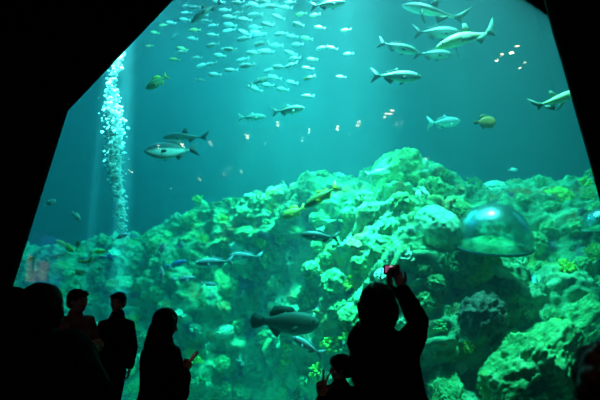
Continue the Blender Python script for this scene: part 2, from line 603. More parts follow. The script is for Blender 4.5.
def bush_mesh(name, seed):
    """soft coral: a mound of many blunt lobes"""
    rnd = random.Random(seed)
    bm = bmesh.new()
    for k in range(46):
        a, e = rnd.uniform(0, 2 * PI), math.asin(rnd.uniform(-0.1, 1))
        d = Vector((math.cos(a) * math.cos(e), math.sin(a) * math.cos(e), math.sin(e) * 0.9))
        L = rnd.uniform(0.7, 1.0)
        r = rnd.uniform(0.07, 0.12)
        tube(bm, [d * 0.1, d * L * 0.55, d * L * 0.85, d * L * 0.97, d * (L + 0.02)], [r * 0.8, r, r * 1.35, r * 1.1, r * 0.4], 8)
    me = bpy.data.meshes.new(name)
    bm.to_mesh(me)
    bm.free()
    return me


PLACED = []
ROCKS = [rock_mesh('rounded_rock', 1, 1.1, 0.9, 0.8), rock_mesh('rough_rock', 2, 1.0, 0.9, 1.0, amp=0.5), rock_mesh('flat_rock', 3, 1.4, 1.0, 0.5), rock_mesh('knobbly_rock', 4, 1, 1, 0.9, amp=0.45, f=2.6)]
STAG = [staghorn_mesh('staghorn', s) for s in (1, 2)]
PLATE = [plate_mesh('plate', s) for s in (5, 6)]
BUSH = [bush_mesh('bush', s) for s in (8, 9)]
BRAIN = [rock_mesh('brain', 9, 1.2, 1, 0.75, 5, 0.28, 2.4)]


def plant(name, me, mat, u, v, size, label, cat, group=None, sink=0.25, rnd=random, upright=True, fwd=0.0):
    loc, nn = reef_at(u, v)
    if loc is None:
        return None
    if me.materials.get(mat.name) is None:
        key = me.name + '_' + mat.name
        m2 = bpy.data.meshes.get(key)
        if m2 is None:
            m2 = me.copy()
            m2.name = key
            m2.materials.clear()
            m2.materials.append(mat)
            m2.polygons.foreach_set('use_smooth', [True] * len(m2.polygons))
        me = m2
    o = bpy.data.objects.new(name, me)
    COL.objects.link(o)
    if nn.y > 0: nn = -nn
    PLACED.append((loc.copy(), size))
    o.location = loc - nn * size * sink + Vector((0, -fwd, 0))
    tilt = nn.lerp(Vector((0, 0, 1)), 0.45 if upright else 0.0).normalized()
    q = Vector((0, 0, 1)).rotation_difference(tilt)
    o.rotation_euler = (q.to_matrix() @ Matrix.Rotation(rnd.uniform(0, 6.28), 3, 'Z')).to_euler()
    o.scale = (size,) * 3
    return tag(o, label, cat, group)


# the individual formations one can pick out
plant('boulder', rock_mesh('pale_boulder', 21, 1.15, 0.9, 0.95, 5, 0.16, 1.2), M['pale_rock'], 436, 230, 0.44, 'pale smooth block of rock beside the clear bubble dome', 'rock', sink=-0.1)
plant('boulder', ROCKS[2], M['boulder'], 463, 259, 0.32, 'flat blue-green rock just below the clear bubble dome', 'rock', sink=0.1)
plant('boulder', ROCKS[1], M['boulder'], 405, 176, 0.55, 'craggy boulder on the very top of the central reef peak', 'rock', sink=0.4)
plant('boulder', ROCKS[3], M['dark_rock'], 482, 316, 0.34, 'dark maroon knobbly rock in the hollow right of the man with the camera', 'rock', sink=-0.05)
plant('boulder', rock_mesh('large_boulder', 31, 1.5, 0.9, 0.95, 6, 0.30, 1.3), M['boulder'], 530, 372, 0.62, 'largest green boulder close to the glass at the lower right', 'rock', sink=0.0)
plant('boulder', rock_mesh('sloping_boulder', 32, 1.5, 0.8, 0.7, 6, 0.34, 1.3), M['boulder'], 447, 396, 0.34, 'bright green rock low beside the man with the camera', 'rock', sink=0.1)
plant('boulder', rock_mesh('long_boulder', 33, 1.9, 0.8, 0.55, 6, 0.35, 1.2), M['boulder'], 590, 314, 0.42, 'long bright green ledge rock above the curly head at lower right', 'rock', sink=0.1)
plant('coral_block', rock_mesh('slab_rock', 34, 1.8, 0.8, 0.42, 4, 0.18, 1.5), M['yellow_coral'], 470, 274, 0.36, 'yellow-green slab of coral below the bubble dome', 'coral', sink=0.0)
plant('coral_block', rock_mesh('pink_rock', 35, 1.8, 0.8, 0.8, 4, 0.15, 1.5), M['pink_slab'], 498, 273, 0.15, 'small pinkish white coral block below the bubble dome', 'coral', sink=-0.6)
plant('coral', BUSH[0], M['red_coral'], 441, 293, 0.10, 'small red coral tuft to the right of the raised camera', 'coral', sink=0.0)
plant('coral', BUSH[0], M['yellow_coral'], 331, 345, 0.26, 'yellow-green coral tuft behind the bright oval fish', 'coral', sink=0.0)
plant('coral', BUSH[1], M['yellow_coral'], 318, 372, 0.24, 'yellow-green coral tuft just above the two raised fingers', 'coral', sink=0.0)
plant('coral', BUSH[1], M['yellow_coral'], 196, 362, 0.20, 'yellow coral tuft beside the hands of the long-haired visitor', 'coral', sink=0.0)
plant('coral', BUSH[0], M['yellow_coral'], 505, 378, 0.18, 'bright yellow-green coral cushion at the foot of the largest boulder', 'coral', sink=-0.3)

rr = random.Random(11)
KINDS = [
    ('staghorn_coral', STAG, ('yellow_coral', 'pale_coral', 'green_coral'), 'coral'),
    ('plate_coral', PLATE, ('green_coral', 'pale_coral', 'brown_coral'), 'coral'),
    ('soft_coral', BUSH, ('yellow_coral', 'green_coral', 'pale_coral'), 'coral'),
    ('brain_coral', BRAIN, ('pale_coral', 'green_coral', 'yellow_coral'), 'coral'),
    ('boulder', ROCKS, ('boulder', 'boulder', 'boulder'), 'rock'),
]
CNAME = {'yellow_coral': 'yellow-green', 'pale_coral': 'pale', 'green_coral': 'green', 'brown_coral': 'rusty brown', 'boulder': 'green'}
KN = {'staghorn_coral': 'branching coral', 'plate_coral': 'tiered plate coral', 'soft_coral': 'bushy soft coral', 'brain_coral': 'rounded brain coral', 'boulder': 'boulder'}


def region(u, v):
    if u < 215: return 'on the dim slope behind the bubble column' if v < 290 else 'at the reef foot behind the standing visitors'
    if u < 330: return 'on the slope beneath the dark yellow-tailed fish' if v < 275 else 'in the dim hollow around the large dark grouper'
    if u < 452: return 'on the central peak above the raised camera' if v < 262 else 'low on the reef behind the man with the camera'
    return 'on the ledges around the bubble dome' if v < 285 else 'on the rocks above the curly head'


spots = []
tries = 0
while len(spots) < 185 and tries < 12000:
    tries += 1
    u, v = rr.uniform(60, 600), rr.uniform(172, 396)
    if tries % 3 == 0:
        u, v = rr.uniform(400, 600), rr.uniform(250, 360)
    if any((u - a) ** 2 + (v - b) ** 2 < 12 ** 2 for a, b in spots) or ((u - 495) ** 2 + (v - 232) ** 2 < 40 ** 2) or ((u - 443) ** 2 + (v - 228) ** 2 < 24 ** 2):
        continue
    if u < 130 and v > 300:
        continue
    loc, nn = reef_at(u, v)
    if loc is None:
        continue
    spots.append((u, v))
    nm, meshes, cols, cat = KINDS[rr.choices(range(5), (4, 2, 3, 1, 6))[0]]
    c = rr.choice(cols)
    if nm == 'plate_coral' and c != 'brown_coral' and u > 500 and rr.random() < 0.6:
        c = 'brown_coral'
    size = {'boulder': rr.uniform(0.13, 0.30), 'plate_coral': rr.uniform(0.16, 0.3), 'staghorn_coral': rr.uniform(0.22, 0.36), 'soft_coral': rr.uniform(0.14, 0.28), 'brain_coral': rr.uniform(0.12, 0.26)}[nm]
    reg = region(u, v)
    if any((loc - pl).length < 1.15 * (size + ps) for pl, ps in PLACED):
        spots.pop()
        continue
    lab = f'{CNAME[c]} {KN[nm]} {reg}'
    plant(nm, rr.choice(meshes), M[c], u, v, size, lab, cat, group=lab, rnd=rr, sink=0.15 if nm != 'boulder' else 0.3)

# ------------------------------------------------------------------ bubble domes among the rocks
m, nt, out = mat_new('dome_acrylic')
t = nt.nodes.new('ShaderNodeBsdfTransparent')
t.inputs[0].default_value = (0.72, 0.92, 0.95, 1)
g = nt.nodes.new('ShaderNodeBsdfGlossy')
g.inputs['Roughness'].default_value = 0.27
fr = nt.nodes.new('ShaderNodeFresnel')
fr.inputs['IOR'].default_value = 1.75
mx = nt.nodes.new('ShaderNodeMixShader')
mn = nt.nodes.new('ShaderNodeMath'); mn.operation = 'MINIMUM'; mn.inputs[1].default_value = 0.5
nt.links.new(fr.outputs[0], mn.inputs[0]); nt.links.new(mn.outputs[0], mx.inputs[0]); nt.links.new(t.outputs[0], mx.inputs[1]); nt.links.new(g.outputs[0], mx.inputs[2])
nt.links.new(mx.outputs[0], out.inputs[0])
M['dome'] = m
M['ring'] = principled('dome_crescent_paint', (0.45, 0.85, 0.85), 0.35, 0.5)
M['socket'] = principled('dome_socket', (0.08, 0.26, 0.22), 0.8, 0.1)


def dome(name, c, R, aim, label):
    root = empty(name, c, label, 'dome')
    q = Vector((0, 0, 1)).rotation_difference(Vector(aim).normalized())
    root.rotation_euler = q.to_euler()
    bm = bmesh.new()
    NS, NR = 56, 18
    for rad, flip in ((1.0, False), (0.965, True)):
        prev = None
        for i in range(NR + 1):
            th = math.radians(100) * i / NR
            if i == 0:
                ring = [bm.verts.new((0, 0, R * rad))]
            else:
                ring = [bm.verts.new((R * rad * math.sin(th) * math.cos(2 * PI * j / NS), R * rad * math.sin(th) * math.sin(2 * PI * j / NS), R * rad * math.cos(th))) for j in range(NS)]
            if prev:
                for j in range(NS):
                    jj = (j + 1) % NS
                    f = (prev[0], ring[j], ring[jj]) if len(prev) == 1 else (prev[j], ring[j], ring[jj], prev[jj])
                    bm.faces.new(f[::-1] if flip else f)
            prev = ring
    obj('acrylic_shell', bm, M['dome'], root)
    bm = bmesh.new()
    for j in range(64):
        pass
    z0 = R * math.cos(math.radians(100))
    prof = [(0.94, -0.03), (1.01, -0.03), (1.025, 0.0), (1.01, 0.03), (0.985, 0.035), (0.985, 0.0)]
    rings = [[bm.verts.new((R * r * math.cos(2 * PI * j / 64), R * r * math.sin(2 * PI * j / 64), z0 + R * z)) for r, z in prof] for j in range(64)]
    for j in range(64):
        a, b = rings[j], rings[(j + 1) % 64]
        for k in range(len(prof)):
            kk = (k + 1) % len(prof)
            bm.faces.new((a[k], b[k], b[kk], a[kk]))
    bmesh.ops.recalc_face_normals(bm, faces=bm.faces)
    obj('base_ring', bm, M['socket'], root)
    bm = bmesh.new()
    prev = None
    for i in range(10):
        rr_ = R * 0.95 * (1 - i / 9 * 0.98)
        z = z0 + R * 0.22 * math.sin(i / 9 * PI / 2)
        ring = [bm.verts.new((rr_ * math.cos(2 * PI * j / 40), rr_ * math.sin(2 * PI * j / 40), z + R * 0.06 * i / 9 * math.sin(j * 0.9 + i) )) for j in range(40)]
        if prev:
            for j in range(40):
                jj = (j + 1) % 40
                bm.faces.new((prev[j], prev[jj], ring[jj], ring[j]))
        prev = ring
    obj('rocky_floor', bm, M['boulder'], root)
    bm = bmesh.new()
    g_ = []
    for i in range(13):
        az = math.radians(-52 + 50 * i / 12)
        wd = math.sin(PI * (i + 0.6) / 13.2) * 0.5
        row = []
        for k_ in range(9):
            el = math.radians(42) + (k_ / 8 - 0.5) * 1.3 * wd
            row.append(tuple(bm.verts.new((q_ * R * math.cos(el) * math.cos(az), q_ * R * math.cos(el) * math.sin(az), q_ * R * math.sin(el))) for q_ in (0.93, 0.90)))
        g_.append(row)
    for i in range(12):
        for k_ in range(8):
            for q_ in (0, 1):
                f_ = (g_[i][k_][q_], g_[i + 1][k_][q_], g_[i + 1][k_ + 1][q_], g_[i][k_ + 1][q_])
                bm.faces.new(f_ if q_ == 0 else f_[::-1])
    obj('added_crescent', bm, M['ring'], root)  # pale curved strip added inside the shell to give its bright arc
    return root


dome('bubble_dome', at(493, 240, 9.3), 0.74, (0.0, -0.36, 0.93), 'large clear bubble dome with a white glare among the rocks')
dome('bubble_dome', at(603, 226, 8.9), 0.36, (-0.1, -0.25, 0.97), 'smaller pale dome against the slanted window edge')

# fluted clam below the small dome
bm = bmesh.new()
for side in (-1, 1):
    rows = []
    for i in range(9):
        tt = i / 8
        row = []
        for j in range(25):
            a = -1.2 + 2.4 * j / 24
            fl = 1 + 0.10 * math.cos(a * 12) * tt
            r = tt * fl
            row.append(bm.verts.new((math.sin(a) * r, side * (0.32 * math.sin(tt * PI * 0.6) * math.cos(a * 0.8) + 0.10 * tt), math.cos(a) * r * 0.75)))
        rows.append(row)
    for i in range(8):
        for j in range(24):
            bm.faces.new((rows[i][j], rows[i][j + 1], rows[i + 1][j + 1], rows[i + 1][j]))
bmesh.ops.remove_doubles(bm, verts=bm.verts, dist=0.002)
M['clam'] = principled('clam_shell', (0.45, 0.85, 0.90), 0.5, 0.3, noise_amt=0.2, noise_scale=5)
me = bpy.data.meshes.new('clam'); bm.to_mesh(me); bm.free()
plant('giant_clam', me, M['clam'], 541, 283, 0.26, 'pale blue fluted clam on the rocks below the bubble domes', 'clam', sink=0.0)

# ------------------------------------------------------------------ bubble column
m, nt, out = mat_new('bubbles')
d = nt.nodes.new('ShaderNodeBsdfDiffuse'); d.inputs[0].default_value = (0.95, 1, 1, 1)
tl = nt.nodes.new('ShaderNodeBsdfTranslucent'); tl.inputs[0].default_value = (0.95, 1, 1, 1)
mx = nt.nodes.new('ShaderNodeMixShader'); mx.inputs[0].default_value = 0.5
tr = nt.nodes.new('ShaderNodeBsdfTransparent')
m2 = nt.nodes.new('ShaderNodeMixShader'); m2.inputs[0].default_value = 0.85
nt.links.new(d.outputs[0], mx.inputs[1]); nt.links.new(tl.outputs[0], mx.inputs[2])
nt.links.new(tr.outputs[0], m2.inputs[1]); nt.links.new(mx.outputs[0], m2.inputs[2]); nt.links.new(m2.outputs[0], out.inputs[0])
M['bubble'] = m
rb = random.Random(5)
ico = bmesh.new(); bmesh.ops.create_icosphere(ico, subdivisions=1, radius=1)
iv = np.array([v.co[:] for v in ico.verts]); fc = [[v.index for v in f.verts] for f in ico.faces]; ico.free()
PATH = [(20, 119, 4), (45, 117.5, 4), (70, 116, 4), (82, 111, 3), (95, 111, 6), (110, 113, 6), (130, 115, 7), (150, 115, 7), (165, 114.5, 6.5), (185, 118.5, 5), (205, 120, 4), (222, 121, 4), (236, 123, 5)]
DENS = [(20, 1.0), (50, 1.3), (70, 1.0), (82, 0.35), (95, 0.9), (115, 1.8), (145, 1.7), (165, 1.0), (185, 0.9), (205, 0.6), (222, 0.5), (236, 0.25)]
pv = [p[0] for p in PATH]
V, Fc = [], []
cnt = 0
while cnt < 2600:
    v = rb.uniform(14, 240)
    if rb.random() * 1.8 > np.interp(v, [q[0] for q in DENS], [q[1] for q in DENS]):
        continue
    u = np.interp(v, pv, [p[1] for p in PATH]) + rb.gauss(0, 0.42) * 1.5 * np.interp(v, pv, [p[2] for p in PATH])
    P = at(u, v, 9.9 + rb.gauss(0, 0.09))
    r = rb.choice((0.014, 0.02, 0.026, 0.032, 0.042)) * rb.uniform(0.8, 1.1)
    q = iv * np.array([r, r, r * 0.7]) + np.array(P[:])
    b0 = len(V)
    V.extend(q.tolist())
    Fc.extend([[b0 + i for i in f] for f in fc])
    cnt += 1
me = bpy.data.meshes.new('bubble_column'); me.from_pydata(V, [], Fc); me.update()
tag(link('bubble_column', me, M['bubble']), 'bright white column of air bubbles rising through the water', 'bubbles', kind='stuff')

# ------------------------------------------------------------------ fish
def fish_mat(name, back, side, belly, rough=0.35, spec=0.5, z0=0.35, z1=0.62, metal=0.0):
    m, nt, out = mat_new(name)
    b = nt.nodes.new('ShaderNodeBsdfPrincipled')
    b.inputs['Roughness'].default_value = rough
    b.inputs['Specular IOR Level'].default_value = spec
    b.inputs['Metallic'].default_value = metal
    tc = nt.nodes.new('ShaderNodeTexCoord')
    sp = nt.nodes.new('ShaderNodeSeparateXYZ')
    nz = nt.nodes.new('ShaderNodeTexNoise'); nz.inputs['Scale'].default_value = 4
    nt.links.new(tc.outputs['Generated'], sp.inputs[0]); nt.links.new(tc.outputs['Generated'], nz.inputs['Vector'])
    ma = nt.nodes.new('ShaderNodeMath'); ma.operation = 'MULTIPLY_ADD'; ma.inputs[1].default_value = 0.18
    nt.links.new(nz.outputs['Fac'], ma.inputs[0]); nt.links.new(sp.outputs['Z'], ma.inputs[2])
    r = nt.nodes.new('ShaderNodeValToRGB')
    r.color_ramp.elements.new(0.5)
    for e, (p, c) in zip(r.color_ramp.elements, ((z0, belly), ((z0 + z1) / 2 + 0.05, side), (z1 + 0.1, back))):
        e.position = p
        e.color = (*c, 1)
    nt.links.new(ma.outputs[0], r.inputs[0]); nt.links.new(r.outputs[0], b.inputs['Base Color']); nt.links.new(b.outputs[0], out.inputs[0])
    return m


FM = {
    'silver': (fish_mat('silver_skin', (0.55, 0.75, 0.65), (0.85, 0.95, 0.9), (0.9, 0.95, 0.95), 0.3), principled('silver_fin', (0.55, 0.7, 0.65), 0.5)),
    'jack': (fish_mat('jack_skin', (0.60, 0.72, 0.50), (0.04, 0.10, 0.10), (0.30, 0.55, 0.5), 0.35, z0=0.25, z1=0.85), principled('jack_fin', (0.03, 0.07, 0.07), 0.5)),  # pale back is light from above painted into the skin
    'dark': (fish_mat('dark_skin', (0.03, 0.06, 0.05), (0.05, 0.10, 0.09), (0.14, 0.26, 0.22), 0.5), principled('dark_fin', (0.025, 0.06, 0.05), 0.6)),
    'grouper': (fish_mat('grouper_skin', (0.06, 0.12, 0.08), (0.09, 0.15, 0.10), (0.12, 0.2, 0.15), 0.6), principled('grouper_fin', (0.05, 0.10, 0.07), 0.6)),
    'shark': (fish_mat('shark_skin', (0.75, 0.90, 0.45), (0.70, 0.88, 0.45), (0.9, 0.95, 0.7), 0.5, z0=0.2, z1=0.5), principled('shark_fin', (0.10, 0.2, 0.15), 0.6)),
    'patch': (fish_mat('white_belly_skin', (0.03, 0.08, 0.07), (0.05, 0.12, 0.10), (0.80, 0.95, 0.85), 0.5, z0=0.50, z1=0.66), principled('patch_fin', (0.04, 0.10, 0.09), 0.6)),
    'yellow': (fish_mat('yellow_skin', (0.75, 0.85, 0.15), (0.65, 0.80, 0.20), (0.6, 0.8, 0.3), 0.5), principled('yellow_fin', (0.8, 0.8, 0.08), 0.5)),
    'olive': (fish_mat('olive_skin', (0.22, 0.26, 0.05), (0.30, 0.32, 0.07), (0.35, 0.4, 0.15), 0.5), principled('olive_yellow_fin', (0.85, 0.75, 0.05), 0.5)),
    'brown': (fish_mat('brown_skin', (0.55, 0.25, 0.05), (0.60, 0.30, 0.06), (0.4, 0.3, 0.1), 0.6), principled('brown_fin', (0.12, 0.12, 0.05), 0.6)),
    'blue': (fish_mat('blue_skin', (0.15, 0.45, 1.0), (0.2, 0.55, 1.0), (0.6, 0.85, 1.0), 0.4), principled('blue_fin', (0.05, 0.2, 0.8), 0.5)),
    'white': (fish_mat('white_skin', (0.85, 0.98, 0.95), (0.9, 1, 0.98), (0.9, 1, 1), 0.3), principled('white_fin', (0.8, 0.95, 0.95), 0.5)),
    'cyan': (fish_mat('pale_outline_skin', (0.85, 1.0, 0.98), (0.16, 0.45, 0.42), (0.85, 1.0, 0.98), 0.4, z0=0.30, z1=0.62), principled('cyan_fin', (0.6, 0.95, 0.95), 0.5)),
    'orange': (fish_mat('orange_skin', (1.0, 0.45, 0.05), (1.0, 0.5, 0.1), (1.0, 0.6, 0.3), 0.5), principled('orange_fin', (1.0, 0.5, 0.1), 0.5)),
    'green': (fish_mat('green_skin', (0.25, 0.6, 0.25), (0.35, 0.75, 0.4), (0.5, 0.8, 0.5), 0.5), principled('green_yellow_fin', (0.75, 0.8, 0.1), 0.5)),
}
M['eye'] = principled('fish_eye', (0.01, 0.01, 0.01), 0.1, 0.6)

# height and width along the body (x from nose 0 to tail root 1), per build of fish
SHAPES = {
    'torpedo': dict(H=0.25, W=0.15, t=[0, .04, .12, .25, .42, .6, .78, .9, 1], h=[.05, .30, .62, .90, 1, .86, .48, .20, .12], tail='fork', pec=0.16, dor=0.07, bend=0.0),
    'oval': dict(H=0.40, W=0.14, t=[0, .04, .12, .25, .45, .65, .82, .93, 1], h=[.08, .30, .62, .92, 1, .86, .48, .22, .18], tail='fork', pec=0.16, dor=0.08, bend=0.0),
    'round': dict(H=0.58, W=0.17, t=[0, .04, .12, .25, .45, .65, .82, .93, 1], h=[.08, .32, .66, .94, 1, .9, .55, .24, .2], tail='fan', pec=0.18, dor=0.12, bend=0.0),
    'grouper': dict(H=0.34, W=0.20, t=[0, .05, .15, .3, .45, .65, .82, .93, 1], h=[.18, .45, .78, .97, 1, .82, .5, .36, .34], tail='fan', pec=0.16, dor=0.09, bend=0.0),
    'shark': dict(H=0.17, W=0.16, t=[0, .05, .12, .25, .4, .6, .78, .9, 1], h=[.12, .42, .66, .92, 1, .8, .45, .28, .2], tail='shark', pec=0.26, dor=0.11, bend=0.06),
}


def prism(bm, outline, thick):
    """solid fin from an outline in the xz plane, thinner at its rim"""
    k = len(outline)
    c = (sum(p[0] for p in outline) / k, sum(p[1] for p in outline) / k)
    A = [bm.verts.new((x, -thick * 0.25, z)) for x, z in outline]
    B = [bm.verts.new((x, thick * 0.25, z)) for x, z in outline]
    ca, cb = bm.verts.new((c[0], -thick, c[1])), bm.verts.new((c[0], thick, c[1]))
    for i in range(k):
        j = (i + 1) % k
        bm.faces.new((ca, A[j], A[i]))
        bm.faces.new((cb, B[i], B[j]))
        bm.faces.new((A[i], A[j], B[j], B[i]))


def body_bm(S, bm=None, seg=16):
    bm = bm or bmesh.new()
    rings = []
    N = 18
    for i in range(N + 1):
        t = (i / N) ** 1.15
        h = float(np.interp(t, S['t'], S['h'])) * S['H'] / 2
        w = float(np.interp(t, S['t'], S['h'])) * S['W'] / 2
        x = 0.5 - t * 0.82
        yb = S['bend'] * math.sin(t * PI * 1.3)
        zc = -0.03 * S['H'] * math.sin(PI * t)
        rings.append([bm.verts.new((x, yb + w * math.sin(2 * PI * j / seg), zc + h * math.cos(2 * PI * j / seg))) for j in range(seg)])
    for i in range(N):
        for j in range(seg):
            jj = (j + 1) % seg
            bm.faces.new((rings[i][jj], rings[i][j], rings[i + 1][j], rings[i + 1][jj]))
    bm.faces.new(rings[0])
    bm.faces.new(rings[-1][::-1])
    return bm


def tail_outline(kind, H):
    x = -0.30
    if kind == 'fork':
        return [(x, 0.025), (-0.38, 0.09), (-0.5, 0.17), (-0.46, 0.08), (-0.41, 0.0), (-0.46, -0.08), (-0.5, -0.17), (-0.38, -0.09), (x, -0.025)]
    if kind == 'shark':
        return [(x, 0.02), (-0.38, 0.07), (-0.52, 0.20), (-0.47, 0.06), (-0.42, 0.0), (-0.44, -0.08), (-0.36, -0.04), (x, -0.02)]
    return [(x, 0.05), (-0.38, 0.10), (-0.46, 0.12), (-0.50, 0.06), (-0.51, 0.0), (-0.50, -0.06), (-0.46, -0.12), (-0.38, -0.10), (x, -0.05)]


_fc = {}


def fish_parts(shape):
    if shape in _fc:
        return _fc[shape]
    S = SHAPES[shape]
    H = S['H']
    out = []

    def part(name, bm, slot):
        me = bpy.data.meshes.new(shape + '_' + name)
        bmesh.ops.recalc_face_normals(bm, faces=bm.faces)
        bm.to_mesh(me); bm.free()
        me.polygons.foreach_set('use_smooth', [True] * len(me.polygons))
        out.append((name, me, slot))
    part('body', body_bm(S), 0)
    b = bmesh.new(); prism(b, tail_outline(S['tail'], H), 0.012)
    bmesh.ops.translate(b, verts=b.verts, vec=(0, S['bend'] * math.sin(PI * 1.3), 0))
    part('tail_fin', b, 1)
    d = S['dor']
    b = bmesh.new()
    if shape == 'shark':
        prism(b, [(0.10, H * 0.38), (0.02, H * 0.5 + d), (-0.03, H * 0.5 + d * 0.95), (-0.04, H * 0.36)], 0.010)
    elif shape == 'torpedo':
        prism(b, [(0.10, H * 0.44), (0.02, H * 0.5 + d * 0.8), (-0.02, H * 0.45 + d * 0.3), (-0.2, H * 0.30 + d * 0.15), (-0.22, H * 0.2), (0.0, H * 0.40)], 0.008)
    else:
        prism(b, [(0.18, H * 0.38), (0.10, H * 0.5 + d * 0.6), (-0.04, H * 0.5 + d * 0.7), (-0.18, H * 0.38 + d), (-0.24, H * 0.2 + d * 0.4), (-0.22, H * 0.15), (0.0, H * 0.42)], 0.010)
    bmesh.ops.translate(b, verts=b.verts, vec=(0, S['bend'] * 0.9, 0))
    part('dorsal_fin', b, 1)
    b = bmesh.new()
    prism(b, [(-0.05, -H * 0.40), (-0.10, -H * 0.5 - d * 0.7), (-0.16, -H * 0.40 - d * 0.5), (-0.24, -H * 0.22 - d * 0.1), (-0.22, -H * 0.12)], 0.008)
    bmesh.ops.translate(b, verts=b.verts, vec=(0, S['bend'] * 0.9, 0))
    part('anal_fin', b, 1)
    for sgn in (-1, 1):
        b = bmesh.new()
        p = S['pec']
        prism(b, [(0.0, 0.03), (-p * 0.5, 0.04), (-p * 1.0, 0.0), (-p * 0.6, -0.03), (-0.01, -0.03)], 0.006)
        ang = math.radians(62 if shape == 'shark' else 35) * sgn
        R = Matrix.Translation((0.20, sgn * S['W'] * 0.40 + S['bend'] * 0.5, -H * 0.18)) @ Matrix.Rotation(-ang, 4, 'Z') @ Matrix.Rotation(math.radians(-28), 4, 'Y')
        bmesh.ops.transform(b, matrix=R, verts=b.verts)
        part('pectoral_fin', b, 1)
    for sgn in (-1, 1):
        b = bmesh.new()
        bmesh.ops.create_uvsphere(b, u_segments=10, v_segments=6, radius=0.016)
        w = float(np.interp(0.10, S['t'], S['h'])) * S['W'] / 2
        bmesh.ops.translate(b, verts=b.verts, vec=(0.415, sgn * w * 0.88 + S['bend'] * 0.3, H * 0.10))
        part('eye', b, 2)
    _fc[shape] = out
    return out


_skin = {}


def skinned(me, mat):
    k = me.name + '|' + mat.name
    if k not in _skin:
        m2 = me.copy()
        m2.materials.clear()
        m2.materials.append(mat)
        _skin[k] = m2
    return _skin[k]


def fish_frame(o, u, v, Y, ang, yaw=0, roll=0):
    a, b = math.radians(ang), math.radians(yaw)
    f = Vector((math.cos(a) * math.cos(b), math.sin(b), math.sin(a) * math.cos(b)))
    s = Vector((0, 0, 1)).cross(f).normalized()
    upv = f.cross(s)
    R = Matrix((f, s, upv)).transposed() @ Matrix.Rotation(math.radians(roll), 3, 'X')
    o.rotation_euler = R.to_euler()
    o.location = at(u, v, Y)


def fish(shape, skin, u, v, Y, lenpx, ang, label, yaw=0, roll=0, small=False, cat='fish', name='fish', group=None, stretch=1.0, finmat=None):
    L = lenpx * Y / FPX / max(0.35, math.cos(math.radians(yaw)))
    sk, fn = FM[skin]
    root = empty(name, (0, 0, 0), label, cat, group)
    fish_frame(root, u, v, Y, ang, yaw, roll)
    root.scale = (L, L, L * stretch)
    for nm, me, slot in fish_parts(shape):
        if small and nm in ('eye', 'anal_fin'):
            continue
        o = bpy.data.objects.new(nm, skinned(me, (sk, finmat or fn, M['eye'])[slot]))
        COL.objects.link(o)
        o.parent = root
    return root


# large fish, top right
fish('torpedo', 'jack', 328, 4, 9.5, 42, 8, 'dark fish with a painted lit back cut by the top of the window')
fish('shark', 'patch', 434, 12, 9.6, 72, 158, 'dark shark with a pale patch, highest of the group at the upper right', yaw=12, roll=-20, cat='shark', name='shark')
fish('torpedo', 'jack', 437, 32, 10.2, 56, 4, 'dark forked-tail fish directly under the pale-patched shark', yaw=8)
fish('torpedo', 'jack', 398, 47, 10.0, 46, -16, 'dark fish diving nose down left of the yellowish shark')
fish('torpedo', 'jack', 433, 54, 10.6, 44, -2, 'dark fish partly behind the yellowish shark')
fish('shark', 'shark', 468, 38, 9.2, 82, 202, 'slender yellowish shark swimming down with its tail raised', yaw=-6, cat='shark', name='shark')
fish('torpedo', 'jack', 396, 76, 9.4, 56, -2, 'fish with a painted lit back and dark forked tail, lowest of the upper right group')
fish('torpedo', 'white', 444, 122, 11, 42, 12, 'single pale slim fish in open water above the reef peak', yaw=20, roll=15)
fish('round', 'brown', 485, 122, 9.5, 24, 2, 'round orange-brown fish alone in the dark water')
fish('shark', 'shark', 557, 99, 8.4, 62, 22, 'yellow-green shark passing behind the slanted window edge', cat='shark', name='shark')
# mid left
fish('torpedo', 'silver', 288, 110, 9.5, 36, 8, 'pale silver fish, brighter of the pair in mid water', roll=10)
fish('torpedo', 'silver', 252, 117, 10.5, 30, 2, 'pale silver fish trailing to the left of a brighter one')
fish('oval', 'green', 157, 82, 9.3, 28, 216, 'green fish with a yellow tail near the bubble column')
fish('oval', 'patch', 172, 150, 9.0, 54, 187, 'large dark fish showing its white belly in mid water', yaw=-14, roll=28, stretch=1.1)
fish('shark', 'dark', 186, 137, 11.0, 48, 182, 'dim dark slender fish behind the white-bellied one')
fish('shark', 'dark', 207, 11, 10.0, 46, 222, 'long dark fish slanting through the edge of the shoal')
fish('torpedo', 'olive', 322, 196, 9.3, 42, 212, 'dark olive fish with a yellow tail above the reef slope', yaw=6)
fish('oval', 'yellow', 294, 212, 9.6, 26, 205, 'mottled yellow fish just under the olive yellow-tailed fish')
fish('torpedo', 'dark', 320, 236, 9.5, 40, 176, 'dark oval fish against the bright reef slope')
fish('torpedo', 'cyan', 215, 262, 9.2, 38, 184, 'pale-outlined fish, left of a nose-to-tail pair on the slope')
fish('torpedo', 'cyan', 246, 256, 9.6, 34, 178, 'slim pale-backed fish, right of a nose-to-tail pair on the slope')
fish('grouper', 'grouper', 285, 322, 8.8, 66, -3, 'large dark grouper hovering in the hollow')
fish('torpedo', 'white', 308, 346, 8.1, 34, 151, 'bright pale fish slanting downward below the large dark grouper')
fish('oval', 'white', 162, 249, 9.4, 14, 75, 'tiny white fish standing head up over the left slope')
fish('torpedo', 'white', 162, 275, 9.0, 18, 100, 'small white fish head up beside a blue one')
fish('torpedo', 'blue', 176, 264, 9.1, 22, 18, 'blue fish with a white head on the left slope')
fish('torpedo', 'cyan', 184, 279, 9.5, 24, 6, 'pale curved fish below the blue fish')
fish('torpedo', 'white', 209, 284, 9.8, 16, -4, 'small pale fish just above the long-haired visitor')
